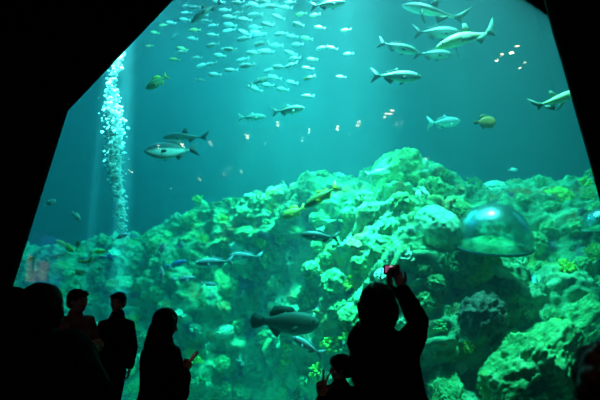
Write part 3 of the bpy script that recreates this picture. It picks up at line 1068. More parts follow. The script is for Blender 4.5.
# lower left cluster
L_ = [
    ('oval', 'silver', 50, 203, 13, 30, 'small pale green fish highest beside the left window edge'),
    ('oval', 'silver', 76, 216, 13, -40, 'small pale fish tilted nose down under the highest left one'),
    ('torpedo', 'yellow', 62, 243, 15, 160, 'yellowish slim fish, upper left of the dim cluster'),
    ('oval', 'yellow', 68, 248, 14, -30, 'green-yellow fish overlapping a slim yellowish one'),
    ('oval', 'olive', 78, 245, 10, 80, 'small olive fish standing upright in the dim cluster'),
    ('torpedo', 'green', 56, 257, 22, 20, 'slender green fish slanting upward in the dim cluster'),
    ('torpedo', 'yellow', 98, 252, 18, 4, 'bright yellow-green fish in the middle of the dim cluster'),
    ('torpedo', 'white', 120, 237, 18, 22, 'pale bright fish at the foot of the bubble column'),
    ('oval', 'blue', 109, 257, 11, -40, 'vivid blue fish right of the bright yellow-green fish'),
    ('torpedo', 'blue', 101, 258, 14, 5, 'dim blue fish under the bright yellow-green fish'),
    ('oval', 'yellow', 90, 261, 10, 60, 'small yellow fish left of the shining white one'),
    ('round', 'white', 100, 269, 8, 10, 'shining white round fish in the dim cluster'),
    ('oval', 'green', 79, 273, 15, 10, 'soft green oval fish lowest in the dim cluster'),
    ('oval', 'orange', 83, 262, 9, 0, 'tiny orange-red fish in the dim cluster'),
    ('oval', 'olive', 31, 259, 11, 15, 'dim olive fish low beside the left window edge'),
    ('torpedo', 'silver', 25, 247, 13, 60, 'dim grey fish rising beside the left window edge'),
]
for sh, skn, u, v, lp, an, lab in L_:
    fish(sh, skn, u, v, 9.2, lp, an, lab, small=True)
fish('torpedo', 'silver', 424, 171, 10.6, 12, 10, 'tiny pale fish hovering over the top of the reef peak', small=True)
fish('torpedo', 'white', 376, 172, 10.9, 22, 14, 'pale green fish gliding along the crest left of the peak', small=True)
fish('oval', 'silver', 513, 170, 11.0, 10, 5, 'tiny pale fish above the right end of the ridge', small=True)
fish('round', 'orange', 444, 345, 8.6, 8, 10, 'tiny orange fish beside the raised arm', small=True)
fish('torpedo', 'silver', 200, 80, 10, 12, -5, 'small pale fish alone below the left end of the shoal', small=True)
fish('torpedo', 'silver', 259, 81, 9.8, 24, 22, 'silver fish with head raised at the bottom of the shoal')

# the shoal: many small fish of one shape
S1 = [(265, 25), (265, 50), (260, 78), (372, 103), (437, 68), (440, 100), (437, 122), (500, 78), (500, 130), (508, 25), (570, 5), (590, 25), (590, 98), (495, 155), (370, 140), (372, 180), (290, 155), (250, 195), (245, 208),
      (400, 222), (430, 200), (440, 197), (310, 232), (365, 257), (380, 298), (445, 280), (490, 240), (510, 262), (535, 212), (575, 207), (567, 175), (218, 145), (140, 130), (118, 183), (175, 100), (205, 90), (220, 238), (330, 260),
      (300, 120), (330, 60), (420, 40), (470, 10), (545, 60), (540, 20), (300, 30), (395, 5), (345, 85), (470, 55), (560, 140), (540, 110)]
S2 = [(95, 3), (130, 25), (155, 68), (110, 98), (245, 57), (235, 97), (165, 135), (15, 155), (210, 145), (268, 153), (85, 175), (145, 183), (230, 178), (55, 212), (110, 205), (205, 212), (330, 192), (370, 192), (12, 240), (30, 262),
      (220, 233), (290, 237), (205, 260), (158, 268), (120, 280), (272, 273), (140, 310), (278, 310), (208, 330), (172, 357), (272, 385), (405, 308), (425, 120), (435, 215), (185, 30), (200, 8), (60, 60), (70, 130), (300, 60), (320, 110), (60, 355), (110, 340)]
pts = [(120 + x / 4, y / 4) for x, y in S1] + [(240 + x / 4, y / 4) for x, y in S2]
sb = body_bm(SHAPES['oval'], seg=12)
prism(sb, tail_outline('fork', 0.4), 0.012)
prism(sb, [(0.18, 0.15), (0.05, 0.24), (-0.15, 0.16), (-0.22, 0.06), (0.0, 0.15)], 0.01)
bmesh.ops.recalc_face_normals(sb, faces=sb.faces)
sme = bpy.data.meshes.new('shoal_fish'); sb.to_mesh(sme); sb.free()
sme.polygons.foreach_set('use_smooth', [True] * len(sme.polygons))
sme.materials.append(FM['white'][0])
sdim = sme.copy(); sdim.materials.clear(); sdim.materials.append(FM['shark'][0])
rs = random.Random(3)
for u, v in pts:
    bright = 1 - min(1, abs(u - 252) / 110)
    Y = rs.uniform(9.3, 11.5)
    o = bpy.data.objects.new('shoal_fish', sme if rs.random() < 0.25 + bright else sdim)  # whiter skin near the surface glow paints its light into the colour
    COL.objects.link(o)
    fish_frame(o, u, v, Y, rs.gauss(180, 7), rs.gauss(0, 15), rs.gauss(0, 8))
    L = (10 + 7.5 * bright + rs.uniform(-1, 1.5)) * Y / FPX
    o.scale = (L, L, L * 0.85)
    tag(o, 'small silvery fish in the dense shoal under the bright surface light', 'fish', 'silvery fish of the shoal')

# ------------------------------------------------------------------ hall lamps, mirrored in the pane
M['lamp_glow'] = principled('lamp_glow', (1, 0.9, 0.8), 0.5, 0.2, emit=(1.0, 0.66, 0.45), estr=45.0)
M['lamp_rim'] = principled('lamp_rim', (0.05, 0.05, 0.05), 0.5, 0.3)
DOTS = [(158, 145, 1), (182, 144, 1.3), (210, 142, 1.1), (247, 135, 1.4), (130, 170, 1), (199, 178, 1.2), (224, 172, .8), (229, 168, .8), (241, 170, .9), (278, 122, 1.2), (309, 129, 1), (302, 138, .7),
        (338, 126, 1.2), (359, 122, 1.2), (386, 113, 1.1), (392, 110, 1.3), (397, 122, .7), (403, 121, .7), (427, 157, .9), (264, 141, .7), (349, 134, .6), (171, 187, .6), (502, 54, 1.2), (517, 46, 1.4), (525, 62, .8)]
MIR = 7.125
for k, (u, v, s_) in enumerate(DOTS):
    d = (at(u, v, 10) - EYE)
    t_ = (HZ - 0.03 - EYE.z) / d.z
    P = EYE + d * t_
    y = 2 * MIR - P.y
    if y < HY0 + 0.3 or abs(P.x) > HX1 - 0.2:
        # too far for the ceiling: a lamp on the back wall instead
        continue
    root = empty('ceiling_lamp', (P.x, y, HZ), 'small warm round downlight in the dark hall ceiling', 'lamp', 'warm downlights in the hall ceiling mirrored in the window')
    R = 0.036 * s_ * (1 + max(0, P.y - 8) / 16)
    bm = bmesh.new()
    bmesh.ops.create_cone(bm, cap_ends=True, segments=20, radius1=R, radius2=R, depth=0.02)
    bmesh.ops.translate(bm, verts=bm.verts, vec=(0, 0, -0.03))
    obj('bulb', bm, M['lamp_glow'], root)
    bm = bmesh.new()
    rings = [[bm.verts.new((R * r * math.cos(2 * PI * j / 24), R * r * math.sin(2 * PI * j / 24), z)) for r, z in ((1.02, -0.0005), (1.35, -0.0005), (1.35, -0.03), (1.02, -0.045))] for j in range(24)]
    for j in range(24):
        a_, b_ = rings[j], rings[(j + 1) % 24]
        for q in range(4):
            bm.faces.new((a_[q], b_[q], b_[(q + 1) % 4], a_[(q + 1) % 4]))
    bmesh.ops.recalc_face_normals(bm, faces=bm.faces)
    obj('rim', bm, M['lamp_rim'], root)

# ------------------------------------------------------------------ people
def sweep(bm, pts, radii, seg=18, side=None):
    """closed elliptical sweep with rounded ends; radii: (half width, half depth) or a number"""
    P = [Vector(p) for p in pts]
    R = [(r, r) if not isinstance(r, tuple) else r for r in radii]
    # rounded caps
    t0 = (P[0] - P[1]).normalized()
    t1 = (P[-1] - P[-2]).normalized()
    a, b = R[0]
    c, d = R[-1]
    ea, eb = min(a, b), min(c, d)
    P2 = [P[0] + t0 * ea * 0.85, P[0] + t0 * ea * 0.5] + P + [P[-1] + t1 * eb * 0.5, P[-1] + t1 * eb * 0.85]
    R2 = [(a * 0.45, b * 0.45), (a * 0.84, b * 0.84)] + R + [(c * 0.84, d * 0.84), (c * 0.45, d * 0.45)]
    S = Vector(side) if side is not None else None
    rings = []
    k = len(P2)
    ref = None
    for i in range(k):
        t = (P2[min(i + 1, k - 1)] - P2[max(i - 1, 0)]).normalized()
        if S is not None:
            ax = (S - t * S.dot(t)).normalized()
        else:
            if ref is None:
                ref = t.orthogonal().normalized()
            ax = (ref - t * ref.dot(t)).normalized()
            ref = ax
        bx = t.cross(ax)
        w_, h_ = R2[i]
        rings.append([bm.verts.new(P2[i] + ax * math.cos(2 * PI * j / seg) * w_ + bx * math.sin(2 * PI * j / seg) * h_) for j in range(seg)])
    for i in range(k - 1):
        for j in range(seg):
            jj = (j + 1) % seg
            bm.faces.new((rings[i][j], rings[i][jj], rings[i + 1][jj], rings[i + 1][j]))
    bm.faces.new(rings[0][::-1])
    bm.faces.new(rings[-1])


def ball(bm, c, r, rot=None):
    r = r if isinstance(r, tuple) else (r, r, r)
    mt = Matrix.Translation(c) @ (rot.to_matrix().to_4x4() if rot else Matrix()) @ Matrix.Diagonal((*r, 1))
    bmesh.ops.create_icosphere(bm, subdivisions=3, radius=1, matrix=mt)


def fuse(name, bm, mat, parent, voxel=0.011, smooth_n=3, rough=None, seed=0):
    """one continuous surface out of the overlapping forms"""
    me = bpy.data.meshes.new(name)
    bmesh.ops.recalc_face_normals(bm, faces=bm.faces)
    bm.to_mesh(me); bm.free()
    tmp = bpy.data.objects.new('tmp', me)
    COL.objects.link(tmp)
    md = tmp.modifiers.new('r', 'REMESH'); md.mode = 'VOXEL'; md.voxel_size = voxel
    ms = tmp.modifiers.new('s', 'SMOOTH'); ms.iterations = smooth_n; ms.factor = 0.5
    dg = bpy.context.evaluated_depsgraph_get()
    ev = tmp.evaluated_get(dg)
    m2 = bpy.data.meshes.new_from_object(ev)
    bpy.data.objects.remove(tmp)
    bpy.data.meshes.remove(me)
    m2.name = name
    if rough:
        n_ = len(m2.vertices)
        co = np.empty(n_ * 3); m2.vertices.foreach_get('co', co); co = co.reshape(-1, 3)
        no = np.empty(n_ * 3); m2.vertices.foreach_get('normal', no); no = no.reshape(-1, 3)
        amp, fr_ = rough
        co = co + no * (fbm(co * np.array([fr_, fr_, fr_ * 0.5]) + seed * 9.1, 3, 0.55, seed, True) * amp)[:, None]
        m2.vertices.foreach_set('co', co.ravel())
        m2.update()
    return link(name, m2, mat, parent)


def hand(bm, wrist, direc, palm_n, curls, spread=0.16, thumb_side=1, s=1.0, thumb_curl=0.4):
    """palm, four unequal fingers and a thumb leaving the side of the palm near the wrist"""
    wrist = Vector(wrist)
    d = Vector(direc).normalized()
    n_ = Vector(palm_n); n_ = (n_ - d * n_.dot(d)).normalized()
    sd = d.cross(n_).normalized() * thumb_side
    sweep(bm, [wrist - d * 0.01 * s, wrist + d * 0.035 * s, wrist + d * 0.085 * s], [(0.026 * s, 0.019 * s), (0.038 * s, 0.016 * s), (0.039 * s, 0.013 * s)], 14, side=sd)
    lens = [0.072, 0.080, 0.075, 0.058]
    for k in range(4):
        off = (1.5 - k) / 1.5
        base = wrist + d * (0.088 - 0.006 * abs(off - 0.2)) * s + sd * off * 0.028 * s
        fd = (d + sd * off * spread).normalized()
        c = curls[k]
        L = lens[k] * s
        pts = [base - fd * 0.02 * s, base]
        ang = 0
        for seg_, part in enumerate((0.45, 0.30, 0.25)):
            ang += c * (0.9, 1.1, 0.8)[seg_]
            dd = fd * math.cos(ang) + n_ * math.sin(ang)
            pts.append(pts[-1] + dd * L * part)
        sweep(bm, pts, [0.0092 * s, 0.0095 * s, 0.0088 * s, 0.0082 * s, 0.007 * s], 8)
    tb = wrist + d * 0.025 * s + sd * 0.026 * s
    td = (d * 0.62 + sd * 0.75 + n_ * 0.2 * thumb_curl).normalized()
    td2 = (td * 0.75 + d * 0.3 + n_ * thumb_curl).normalized()
    sweep(bm, [tb, tb + td * 0.035 * s, tb + td * 0.035 * s + td2 * 0.032 * s, tb + td * 0.035 * s + td2 * 0.056 * s], [0.013 * s, 0.011 * s, 0.0098 * s, 0.0075 * s], 8)


M['skin'] = principled('skin', (0.42, 0.27, 0.20), 0.6, 0.3)
M['hair'] = principled('black_hair', (0.006, 0.005, 0.005), 0.6, 0.2, noise_amt=0.5, noise_scale=30)
M['hair_brown'] = principled('brown_hair', (0.06, 0.025, 0.015), 0.6, 0.2, noise_amt=0.5, noise_scale=30)
M['cloth_black'] = principled('black_cloth', (0.008, 0.008, 0.009), 0.9, 0.05, noise_amt=0.3, noise_scale=20)
M['cloth_dark'] = principled('dark_wool', (0.012, 0.010, 0.012), 0.95, 0.05, noise_amt=0.3, noise_scale=30)
M['cloth_red'] = principled('reddish_jacket', (0.20, 0.06, 0.04), 0.9, 0.1, noise_amt=0.4, noise_scale=15)
M['cloth_grey'] = principled('grey_knit', (0.30, 0.30, 0.28), 0.9, 0.1, noise_amt=0.3, noise_scale=20)
M['shoe'] = principled('dark_shoe', (0.01, 0.01, 0.01), 0.5, 0.3)
M['eyeball'] = principled('eye_white', (0.35, 0.35, 0.35), 0.3, 0.4)
M['camera_body'] = principled('camera_body', (0.03, 0.03, 0.035), 0.4, 0.4)
M['camera_screen'] = principled('camera_screen', (0.1, 0.05, 0.08), 0.3, 0.4, emit=(0.8, 0.18, 0.45), estr=0.35)
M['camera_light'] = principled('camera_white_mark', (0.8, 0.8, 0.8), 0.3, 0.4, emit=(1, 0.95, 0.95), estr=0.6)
M['phone_screen'] = principled('phone_screen', (0.05, 0.02, 0.02), 0.3, 0.4, emit=(0.6, 0.08, 0.05), estr=0.08)
M['strap'] = principled('strap', (0.01, 0.01, 0.01), 0.7, 0.2)


def person(loc, yaw, label, H=1.72, J=None, coat=None, coat_mat='cloth_black', hem=0.82, flare=1.0, bulk=1.0, trousers='cloth_black', hair='short', hair_mat='hair',
           head_yaw=0.0, head_pitch=0.0, hands=None, legs=True, collar=True, extra=None):
    """a dressed figure; joints in a local frame facing +Y. J overrides joints (local, before scaling if not under '_world')"""
    s = H / 1.75
    root = empty('person', loc, label, 'person')
    root.rotation_euler = (0, 0, math.radians(yaw))
    j = dict(pelvis=(0, 0, .95), waist=(0, 0.0, 1.10), chest=(0, 0, 1.28), upper=(0, -.01, 1.40), neck=(0, -.015, 1.48), head=(0, .01, 1.625),
             shL=(-.175, 0, 1.415), elL=(-.215, -.02, 1.14), wrL=(-.225, .06, .90), shR=(.175, 0, 1.415), elR=(.215, -.02, 1.14), wrR=(.225, .06, .90),
             hipL=(-.09, 0, .93), knL=(-.10, .02, .51), anL=(-.10, -.02, .09), hipR=(.09, 0, .93), knR=(.10, .02, .51), anR=(.10, -.02, .09))
    j = {k: Vector(p) * s for k, p in j.items()}
    for k, p in (J or {}).items():
        j[k] = Vector(p)
    # ---- body: one continuous surface
    b = bmesh.new()
    X = (1, 0, 0)
    sweep(b, [j['pelvis'] - Vector((0, 0, .05 * s)), j['pelvis'], j['waist'], j['chest'], j['upper'], j['upper'].lerp(j['neck'], .6)],
          [(.13 * s, .10 * s), (.155 * s, .112 * s), (.130 * s, .095 * s), (.155 * s, .11 * s), (.150 * s, .095 * s), (.08 * s, .07 * s)], 22, side=X)
    sweep(b, [j['upper'], j['neck'], j['neck'].lerp(j['head'], .6)], [.062 * s, .054 * s, .052 * s])
    for q in 'LR':
        sweep(b, [j['upper'].lerp(j['sh' + q], .4), j['sh' + q], j['sh' + q].lerp(j['el' + q], .5), j['el' + q]], [.062 * s, .056 * s, .048 * s, .040 * s])
        sweep(b, [j['el' + q], j['el' + q].lerp(j['wr' + q], .3), j['wr' + q]], [.040 * s, .038 * s, .026 * s])
        if legs:
            sweep(b, [j['hip' + q], j['hip' + q].lerp(j['kn' + q], .5), j['kn' + q]], [.085 * s, .070 * s, .054 * s])
            sweep(b, [j['kn' + q], j['kn' + q].lerp(j['an' + q], .35), j['an' + q]], [.052 * s, .052 * s, .036 * s])
            f = Vector((.04 if q == 'R' else -.04, 1, 0)).normalized()
            sweep(b, [j['an' + q] - Vector((0, .03 * s, .045 * s)), j['an' + q] + f * .08 * s - Vector((0, 0, .055 * s)), j['an' + q] + f * .16 * s - Vector((0, 0, .065 * s))], [(.035 * s, .035 * s), (.042 * s, .028 * s), (.035 * s, .02 * s)], side=X)
    # head
    hc = j['head']
    HR = Euler((math.radians(head_pitch), 0, math.radians(head_yaw)), 'ZXY') if False else (Matrix.Rotation(math.radians(head_yaw), 3, 'Z') @ Matrix.Rotation(math.radians(head_pitch), 3, 'X')).to_euler()
    hm = HR.to_matrix()

    def hp(x, y, z): return hc + hm @ (Vector((x, y, z)) * s)
    ball(b, hp(0, -.01, .03), (.076 * s, .094 * s, .092 * s), HR)         # skull
    ball(b, hp(0, .025, -.04), (.058 * s, .066 * s, .074 * s), HR)        # face and jaw
    ball(b, hp(0, .058, -.085), (.026 * s, .024 * s, .022 * s), HR)       # chin
    sweep(b, [hp(0, .083, .012), hp(0, .100, -.018), hp(0, .104, -.030)], [.009 * s, .012 * s, .014 * s], 8)    # nose
    for sx in (-1, 1):
        ball(b, hp(.078 * sx, -.005, -.008), (.010 * s, .018 * s, .030 * s), HR)    # ears
        ball(b, hp(.034 * sx, .076, .026), (.026 * s, .012 * s, .008 * s), HR)      # brow
        ball(b, hp(.040 * sx, .056, -.028), (.022 * s, .02 * s, .02 * s), HR)       # cheek
    ball(b, hp(0, .083, -.056), (.024 * s, .010 * s, .006 * s), HR)       # upper lip
    ball(b, hp(0, .080, -.066), (.020 * s, .010 * s, .007 * s), HR)       # lower lip
    for q in 'LR':
        h_ = (hands or {}).get(q)
        el, wr = j['el' + q], j['wr' + q]
        dd = (wr - el).normalized()
        if h_ is None:
            h_ = dict(d=dd + Vector((0, .15, 0)), n=(1 if q == 'L' else -1, 0.2, 0), curls=(.35, .4, .45, .5))
        tsd = h_.get('ts')
        if tsd is None:
            dv, nv = Vector(h_['d']).normalized(), Vector(h_['n']).normalized()
            tsd = 1 if dv.cross(nv).dot(Vector(h_.get('thumb', (0, 1, 0.2)))) > 0 else -1
        hand(b, wr, h_['d'], h_['n'], h_['curls'], h_.get('spread', .14), tsd, s * h_.get('s', 1.0), h_.get('tc', .4))
    body = fuse('body', b, M['skin'], root, 0.0075 * max(s, .8), 2)
    for sx in (-1, 1):
        e = bmesh.new(); ball(e, hp(.032 * sx, .078, .004), .0125 * s)
        obj('eye', e, M['eyeball'], root)
    # ---- clothes
    B = bulk
    b = bmesh.new()
    hemz = hem * s
    hp0 = Vector((j['pelvis'].x, j['pelvis'].y, 0)).lerp(j['pelvis'], 1.0)
    lower = j['pelvis'] + Vector((0, 0, hemz - j['pelvis'].z)) if abs(j['pelvis'].z - hemz) > .02 else j['pelvis'] - Vector((0, 0, .06))
    sweep(b, [lower, j['pelvis'], j['waist'], j['chest'], j['upper'], j['upper'].lerp(j['neck'], .65)],
          [(.195 * s * flare * B, .150 * s * flare * B), (.185 * s * B * (1 + flare) / 2, .142 * s * B), (.170 * s * B, .130 * s * B), (.185 * s * B, .138 * s * B), (.180 * s * B, .125 * s * B), (.095 * s * B, .085 * s * B)], 24, side=X)
    for q in 'LR':
        el, wr = j['el' + q], j['wr' + q]
        sweep(b, [j['upper'].lerp(j['sh' + q], .3), j['sh' + q], j['sh' + q].lerp(el, .5), el], [.078 * s * B, .078 * s * B, .070 * s * B, .060 * s * B])
        sweep(b, [el, el.lerp(wr, .5), el.lerp(wr, .93)], [.060 * s * B, .054 * s * B, .044 * s * B])
    if collar:
        sweep(b, [j['upper'].lerp(j['neck'], .3), j['neck'] + Vector((0, 0, .015 * s))], [(.085 * s, .085 * s), (.074 * s, .078 * s)], side=X)
    fuse('coat', b, M[coat_mat], root, 0.011, 3, (0.010, 7.0), int(H * 100))
    if legs:
        b = bmesh.new()
        sweep(b, [j['pelvis'] + Vector((0, 0, .05 * s)), j['pelvis'] - Vector((0, 0, .06 * s))], [(.160 * s, .120 * s), (.15 * s, .12 * s)], side=X)
        for q in 'LR':
            sweep(b, [j['hip' + q], j['hip' + q].lerp(j['kn' + q], .5), j['kn' + q], j['kn' + q].lerp(j['an' + q], .5), j['an' + q] + Vector((0, 0, .02 * s))],
                  [.100 * s, .088 * s, .070 * s, .068 * s, .062 * s])
        fuse('trousers', b, M[trousers], root, 0.012, 2, (0.006, 6.0), 5)
        for q in 'LR':
            b = bmesh.new()
            a_ = j['an' + q]
            f = Vector((.04 if q == 'R' else -.04, 1, 0)).normalized()
            z0_ = -a_.z + 0.0
            sweep(b, [Vector((a_.x, a_.y - .035 * s, .045 * s)), Vector((a_.x, a_.y, .045 * s)) + f * .09 * s, Vector((a_.x, a_.y, .035 * s)) + f * .17 * s], [(.042 * s, .042 * s), (.048 * s, .038 * s), (.042 * s, .028 * s)], side=X)
            fuse('shoe', b, M['shoe'], root, 0.009, 2)
    # ---- hair
    b = bmesh.new()
    if hair == 'short':
        ball(b, hp(0, -.022, .045), (.088 * s, .100 * s, .092 * s), HR)
        ball(b, hp(0, -.055, -.005), (.078 * s, .062 * s, .075 * s), HR)
        sweep(b, [hp(-.06, .05, .075), hp(0, .07, .09), hp(.06, .05, .075)], [.024 * s, .028 * s, .024 * s])
    elif hair == 'full':
        ball(b, hp(0, -.015, .035), (.098 * s, .110 * s, .112 * s), HR)
        ball(b, hp(0, -.055, -.03), (.096 * s, .075 * s, .090 * s), HR)
        for sx in (-1, 1):
            sweep(b, [hp(.074 * sx, .0, .02), hp(.076 * sx, -.01, -.05)], [(.024 * s, .045 * s), (.018 * s, .035 * s)])
    elif hair == 'long':
        ball(b, hp(0, -.015, .04), (.100 * s, .110 * s, .105 * s), HR)
        sweep(b, [hp(0, -.05, .03), hp(0, -.075, -.08), hp(0, -.085, -.19), hp(0, -.08, -.27)], [(.100 * s, .065 * s), (.108 * s, .062 * s), (.112 * s, .055 * s), (.085 * s, .035 * s)], side=hm @ Vector((1, 0, 0)))
        for sx in (-1, 1):
            sweep(b, [hp(.075 * sx, .02, .05), hp(.092 * sx, .025, -.06), hp(.085 * sx, .02, -.20)], [(.03 * s, .045 * s), (.026 * s, .04 * s), (.018 * s, .028 * s)])
    elif hair == 'curly':
        rnd = random.Random(4)
        ball(b, hp(0, -.015, .035), (.110 * s, .115 * s, .112 * s), HR)
        ball(b, hp(0, -.05, -.05), (.110 * s, .080 * s, .10 * s), HR)
        for k in range(90):
            a_, e_ = rnd.uniform(0, 2 * PI), rnd.uniform(-.7, 1.5)
            p = (math.cos(a_) * math.cos(e_) * .112, math.sin(a_) * math.cos(e_) * .112 - .02, math.sin(e_) * .115 + .025)
            if p[1] > .05 and p[2] < .05:
                continue
            ball(b, hp(*p), rnd.uniform(.018, .030) * s)
    elif hair == 'bob':
        ball(b, hp(0, -.015, .035), (.112 * s, .118 * s, .102 * s), HR)
        sweep(b, [hp(0, -.045, .02), hp(0, -.055, -.07), hp(0, -.05, -.12)], [(.118 * s, .080 * s), (.128 * s, .078 * s), (.11 * s, .06 * s)], side=hm @ Vector((1, 0, 0)))
        for sx in (-1, 1):
            sweep(b, [hp(.085 * sx, .02, .03), hp(.105 * sx, .02, -.06), hp(.100 * sx, .01, -.11)], [(.032 * s, .045 * s), (.030 * s, .045 * s), (.02 * s, .03 * s)])
    fuse('hair', b, M[hair_mat], root, 0.009, 1, (0.006, 26.0), 3)
    if extra:
        extra(root, j, hp, s)
    return root


def loc_of(u, Y):
    p = at(u, 305, Y)
    return Vector((p.x, Y, 0))


def rel(o, u, v, Y, yaw=0.0):
    """local point of a figure standing at o that is seen at (u, v) at depth Y"""
    return Matrix.Rotation(-math.radians(yaw), 3, 'Z') @ (at(u, v, Y) - o)


# the man photographing, back to us
o = loc_of(385, 2.5)
J = dict(head=rel(o, 378, 309, 2.53), neck=rel(o, 381, 334, 2.49), upper=rel(o, 384, 350, 2.48), chest=rel(o, 386, 372, 2.48), waist=rel(o, 395, 402, 2.49), pelvis=rel(o, 398, 432, 2.5),
         shL=rel(o, 361, 341, 2.50), elL=rel(o, 370, 326, 2.76), wrL=rel(o, 391, 289, 2.86),
         shR=rel(o, 408, 346, 2.50), elR=rel(o, 419, 323, 2.72), wrR=rel(o, 402, 289, 2.84))
man = person(o, 0, 'man in dark jacket with back turned, both arms raised to photograph the tank', 1.70, J, hem=0.80, flare=1.75, bulk=0.98, hair='full', hair_mat='hair', head_yaw=-8, head_pitch=8,
             hands=dict(L=dict(d=(-.10, .25, 1), n=(.6, -.3, 0.1), curls=(.55, .6, .6, .6), thumb=(0.3, -1, 0)), R=dict(d=(-.22, .10, 1), n=(-.7, -.5, 0), curls=(.45, .55, .6, .65), thumb=(-.3, -1, .2))))

cam_root = empty('digital_camera', at(391.5, 270, 2.87), 'small digital camera with a lit pinkish screen held up in raised hands', 'camera')
cam_root.rotation_euler = (math.radians(-6), math.radians(4), math.radians(-4))
bm = bmesh.new()
bmesh.ops.create_cube(bm, size=1, matrix=Matrix.Diagonal((.098, .026, .062, 1)))
bmesh.ops.bevel(bm, geom=bm.edges[:], offset=.006, segments=3, affect='EDGES')
obj('body', bm, M['camera_body'], cam_root)
bm = bmesh.new(); add_box(bm, (-.040, -.0145, -.020), (.018, -.0128, .022)); obj('screen', bm, M['camera_screen'], cam_root, smooth=False)
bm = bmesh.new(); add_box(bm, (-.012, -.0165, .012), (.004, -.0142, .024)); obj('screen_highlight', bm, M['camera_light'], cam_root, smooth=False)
bm = bmesh.new(); bmesh.ops.create_cone(bm, cap_ends=True, segments=28, radius1=.024, radius2=.020, depth=.03, matrix=Matrix.Translation((.006, .027, -.003)) @ Matrix.Rotation(-PI / 2, 4, 'X')); obj('lens', bm, M['camera_body'], cam_root)
bm = bmesh.new(); bmesh.ops.create_cone(bm, cap_ends=True, segments=16, radius1=.007, radius2=.007, depth=.006, matrix=Matrix.Translation((.034, 0, .033))); obj('shutter_button', bm, M['camera_body'], cam_root)
bm = bmesh.new()
pts_ = [Vector((-.049, 0, .02)), Vector((-.060, -.005, 0)), Vector((-.066, -.01, -.05)), Vector((-.060, -.01, -.10)), Vector((-.045, -.005, -.145)), Vector((-.03, 0, -.16))]
sweep(bm, pts_, [.003] * 6, 8); obj('wrist_strap', bm, M['strap'], cam_root)

# the child beside him, fingers raised in a V
o = loc_of(342, 3.2)
s_ = 1.22 / 1.75
J = dict(head=rel(o, 341, 369, 3.2), neck=rel(o, 340, 386, 3.18), shL=rel(o, 329, 394, 3.2), elL=rel(o, 319, 412, 3.12), wrL=rel(o, 322, 396, 3.03), shR=rel(o, 355, 394, 3.2))
J['upper'] = J['neck'] - Vector((0, 0, .06)); J['chest'] = J['neck'] - Vector((0, 0, .15))


def visor(root, j, hp, s):
    b = bmesh.new()
    ball(b, hp(0, -.01, .062), (.098 * s, .108 * s, .074 * s))
    c = fuse('cap', b, M['cloth_dark'], root, 0.008, 2)
    b = bmesh.new()
    sweep(b, [hp(0, .07, .045), hp(0, .11, .035), hp(0, .150, .022)], [(.065 * s, .008 * s), (.062 * s, .008 * s), (.045 * s, .006 * s)], side=(1, 0, 0))
    br = fuse('visor', b, M['cloth_dark'], root, 0.005, 1)
    # head is turned: swing cap and visor about the head
    for x in (c, br):
        P = Matrix.Translation(j['head']) @ Matrix.Rotation(math.radians(82), 4, 'Z') @ Matrix.Translation(-j['head'])
        x.matrix_local = P


person(o, 0, 'child in a peaked cap holding up two fingers beside the man photographing', 1.22, J, hem=0.80, bulk=1.05, hair='short', head_yaw=82,
       hands=dict(L=dict(d=(-.05, -.05, 1), n=(.1, -1, 0), curls=(0.02, 0.02, 1.25, 1.3), spread=.55, thumb=(1, 0, 0), s=1.30, tc=1.2)), extra=visor)

# woman with long hair looking down at her phone
o = loc_of(165, 3.8)
yw = -62
J = dict(head=(0, .015, 1.43), neck=(0, -.01, 1.305), upper=(0, -.01, 1.235), elL=(-.235, .03, .98), wrL=(-.045, .17, 1.07), elR=(.225, .10, .95), wrR=(.05, .17, 1.07), shL=(-.165, 0, 1.23), shR=(.165, 0, 1.23))
ph = []
wmn = person(o, yw, 'woman with long dark hair in a thick coat holding a phone before her', 1.56, J, hem=0.70, flare=1.12, bulk=1.25, hair='long', head_pitch=-10, head_yaw=0,
             hands=dict(L=dict(d=(.1, .38, .6), n=(.9, -.3, .2), curls=(.9, .95, 1., 1.), thumb=(0, -.4, 1)), R=dict(d=(-.1, .38, .6), n=(-.9, -.3, .2), curls=(.9, .95, 1., 1.), thumb=(0, -.4, 1))))
pr = empty('phone', o + Matrix.Rotation(math.radians(yw), 3, 'Z') @ Vector((0, .240, 1.165)), 'dark phone held in the hands of the long-haired woman', 'phone', rot=(math.radians(-38), 0, math.radians(yw)))
bm = bmesh.new()
bmesh.ops.create_cube(bm, size=1, matrix=Matrix.Diagonal((.07, .010, .135, 1)))
bmesh.ops.bevel(bm, geom=bm.edges[:], offset=.003, segments=2, affect='EDGES')
obj('case', bm, M['camera_body'], pr)
bm = bmesh.new(); add_box(bm, (-.031, -.0062, -.058), (.031, -.0048, .058)); obj('screen', bm, M['phone_screen'], pr, smooth=False)

# man standing further off, facing us, hands in his coat pockets
o = loc_of(118, 5.75)
J = dict(hipL=(-.06, 0, .9), knL=(-.055, .01, .5), anL=(-.06, -.01, .09), hipR=(.06, 0, .9), knR=(.055, .01, .5), anR=(.06, -.01, .09), elL=(-.205, -.03, 1.09), wrL=(-.20, .0, .87), elR=(.205, -.03, 1.09), wrR=(.20, .0, .87), shL=(-.150, 0, 1.345), shR=(.150, 0, 1.345), upper=(0, -.01, 1.37))
person(o, 180, 'man standing near the glass in a thigh-length dark coat and trousers', 1.73, J, hem=0.88, flare=0.82, bulk=0.92, hair='short')

# man in reddish jacket looking sideways
o = loc_of(77, 5.0)
J = dict(elR=(.25, .12, 1.16), wrR=(.06, .26, 1.20), elL=(-.24, .08, 1.14), wrL=(-.06, .26, 1.16))
person(o, -110, 'man with short hair in a reddish brown jacket, arms folded in front', 1.74, J, coat_mat='cloth_red', hem=0.82, hair='short', head_yaw=5)


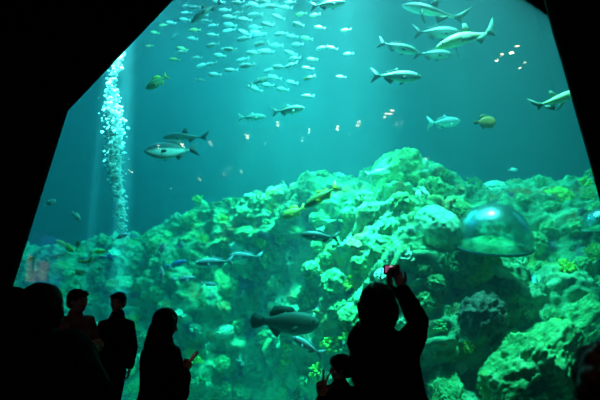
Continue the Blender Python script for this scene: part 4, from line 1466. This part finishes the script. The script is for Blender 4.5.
# cap-haired visitor filling the lower left
o = loc_of(41, 2.8)
J = {}
person(o, -12, 'visitor with full bobbed hair and dark coat filling the lower left corner', 1.70, J, hem=0.8, flare=0.85, bulk=0.85, hair='bob', coat_mat='cloth_dark')
# visitor at the very edge
o = loc_of(14, 3.3)
person(o, 8, 'dark visitor cut by the lower left edge beside the bobbed-hair visitor', 1.685, {}, hem=0.75, bulk=1.0, hair='full', coat_mat='cloth_black')

# bent-over visitor in front of the reddish jacket
o = loc_of(92, 3.9)
J = dict(pelvis=(0, -.02, .92), waist=(0, .06, 1.05), chest=(0, .17, 1.19), upper=(0, .26, 1.27), neck=(0, .33, 1.29), head=(0, .43, 1.30),
         shL=(-.17, .26, 1.25), shR=(.17, .26, 1.25), elL=(-.2, .34, 1.0), elR=(.2, .34, 1.0), wrL=(-.1, .50, .90), wrR=(.12, .48, .90))
person(o, 70, 'stooping visitor in black with lowered head in front of the reddish jacket', 1.80, J, hem=0.78, bulk=1.15, hair='short', head_pitch=-55)

# head close by at the lower right
o = loc_of(597, 1.45)
person(o, 20, 'visitor with thick curly dark brown hair close by at the lower right', 1.44, {}, hem=0.8, hair='curly', hair_mat='hair_brown', coat_mat='cloth_dark')

# glowing panel added on the hall's side wall for a faint reflection in the pane
root = empty('added_glow_panel', (HX0 + 0.001, -2.1, 3.1), 'unseen blue glowing panel added on the side wall of the hall, mirrored in the window', 'added panel')
M['added_blue_glow'] = principled('added_blue_glow', (0.02, 0.08, 0.2), 0.5, 0.2, emit=(0.03, 0.20, 0.75), estr=1.2)
M['added_pink_glow'] = principled('added_pink_glow', (0.3, 0.15, 0.15), 0.5, 0.2, emit=(0.9, 0.5, 0.55), estr=1.8)
bm = bmesh.new(); add_box(bm, (0, -1.35, -1.0), (.05, 1.35, 1.0)); obj('panel_frame', bm, M['camera_body'], root, smooth=False)
bm = bmesh.new(); add_box(bm, (.051, -1.25, -.9), (.058, 1.25, .9)); obj('lit_sheet', bm, M['added_blue_glow'], root, smooth=False)
for yy, zz, w_, h_ in ((.85, -.05, .12, .18), (.82, -.5, .15, .26), (.10, -.15, .16, .14), (.12, -.5, .18, .2)):
    bm = bmesh.new(); add_box(bm, (.060, yy - w_, zz - h_), (.064, yy + w_, zz + h_)); obj('pink_glow_patch', bm, M['added_pink_glow'], root, smooth=False)
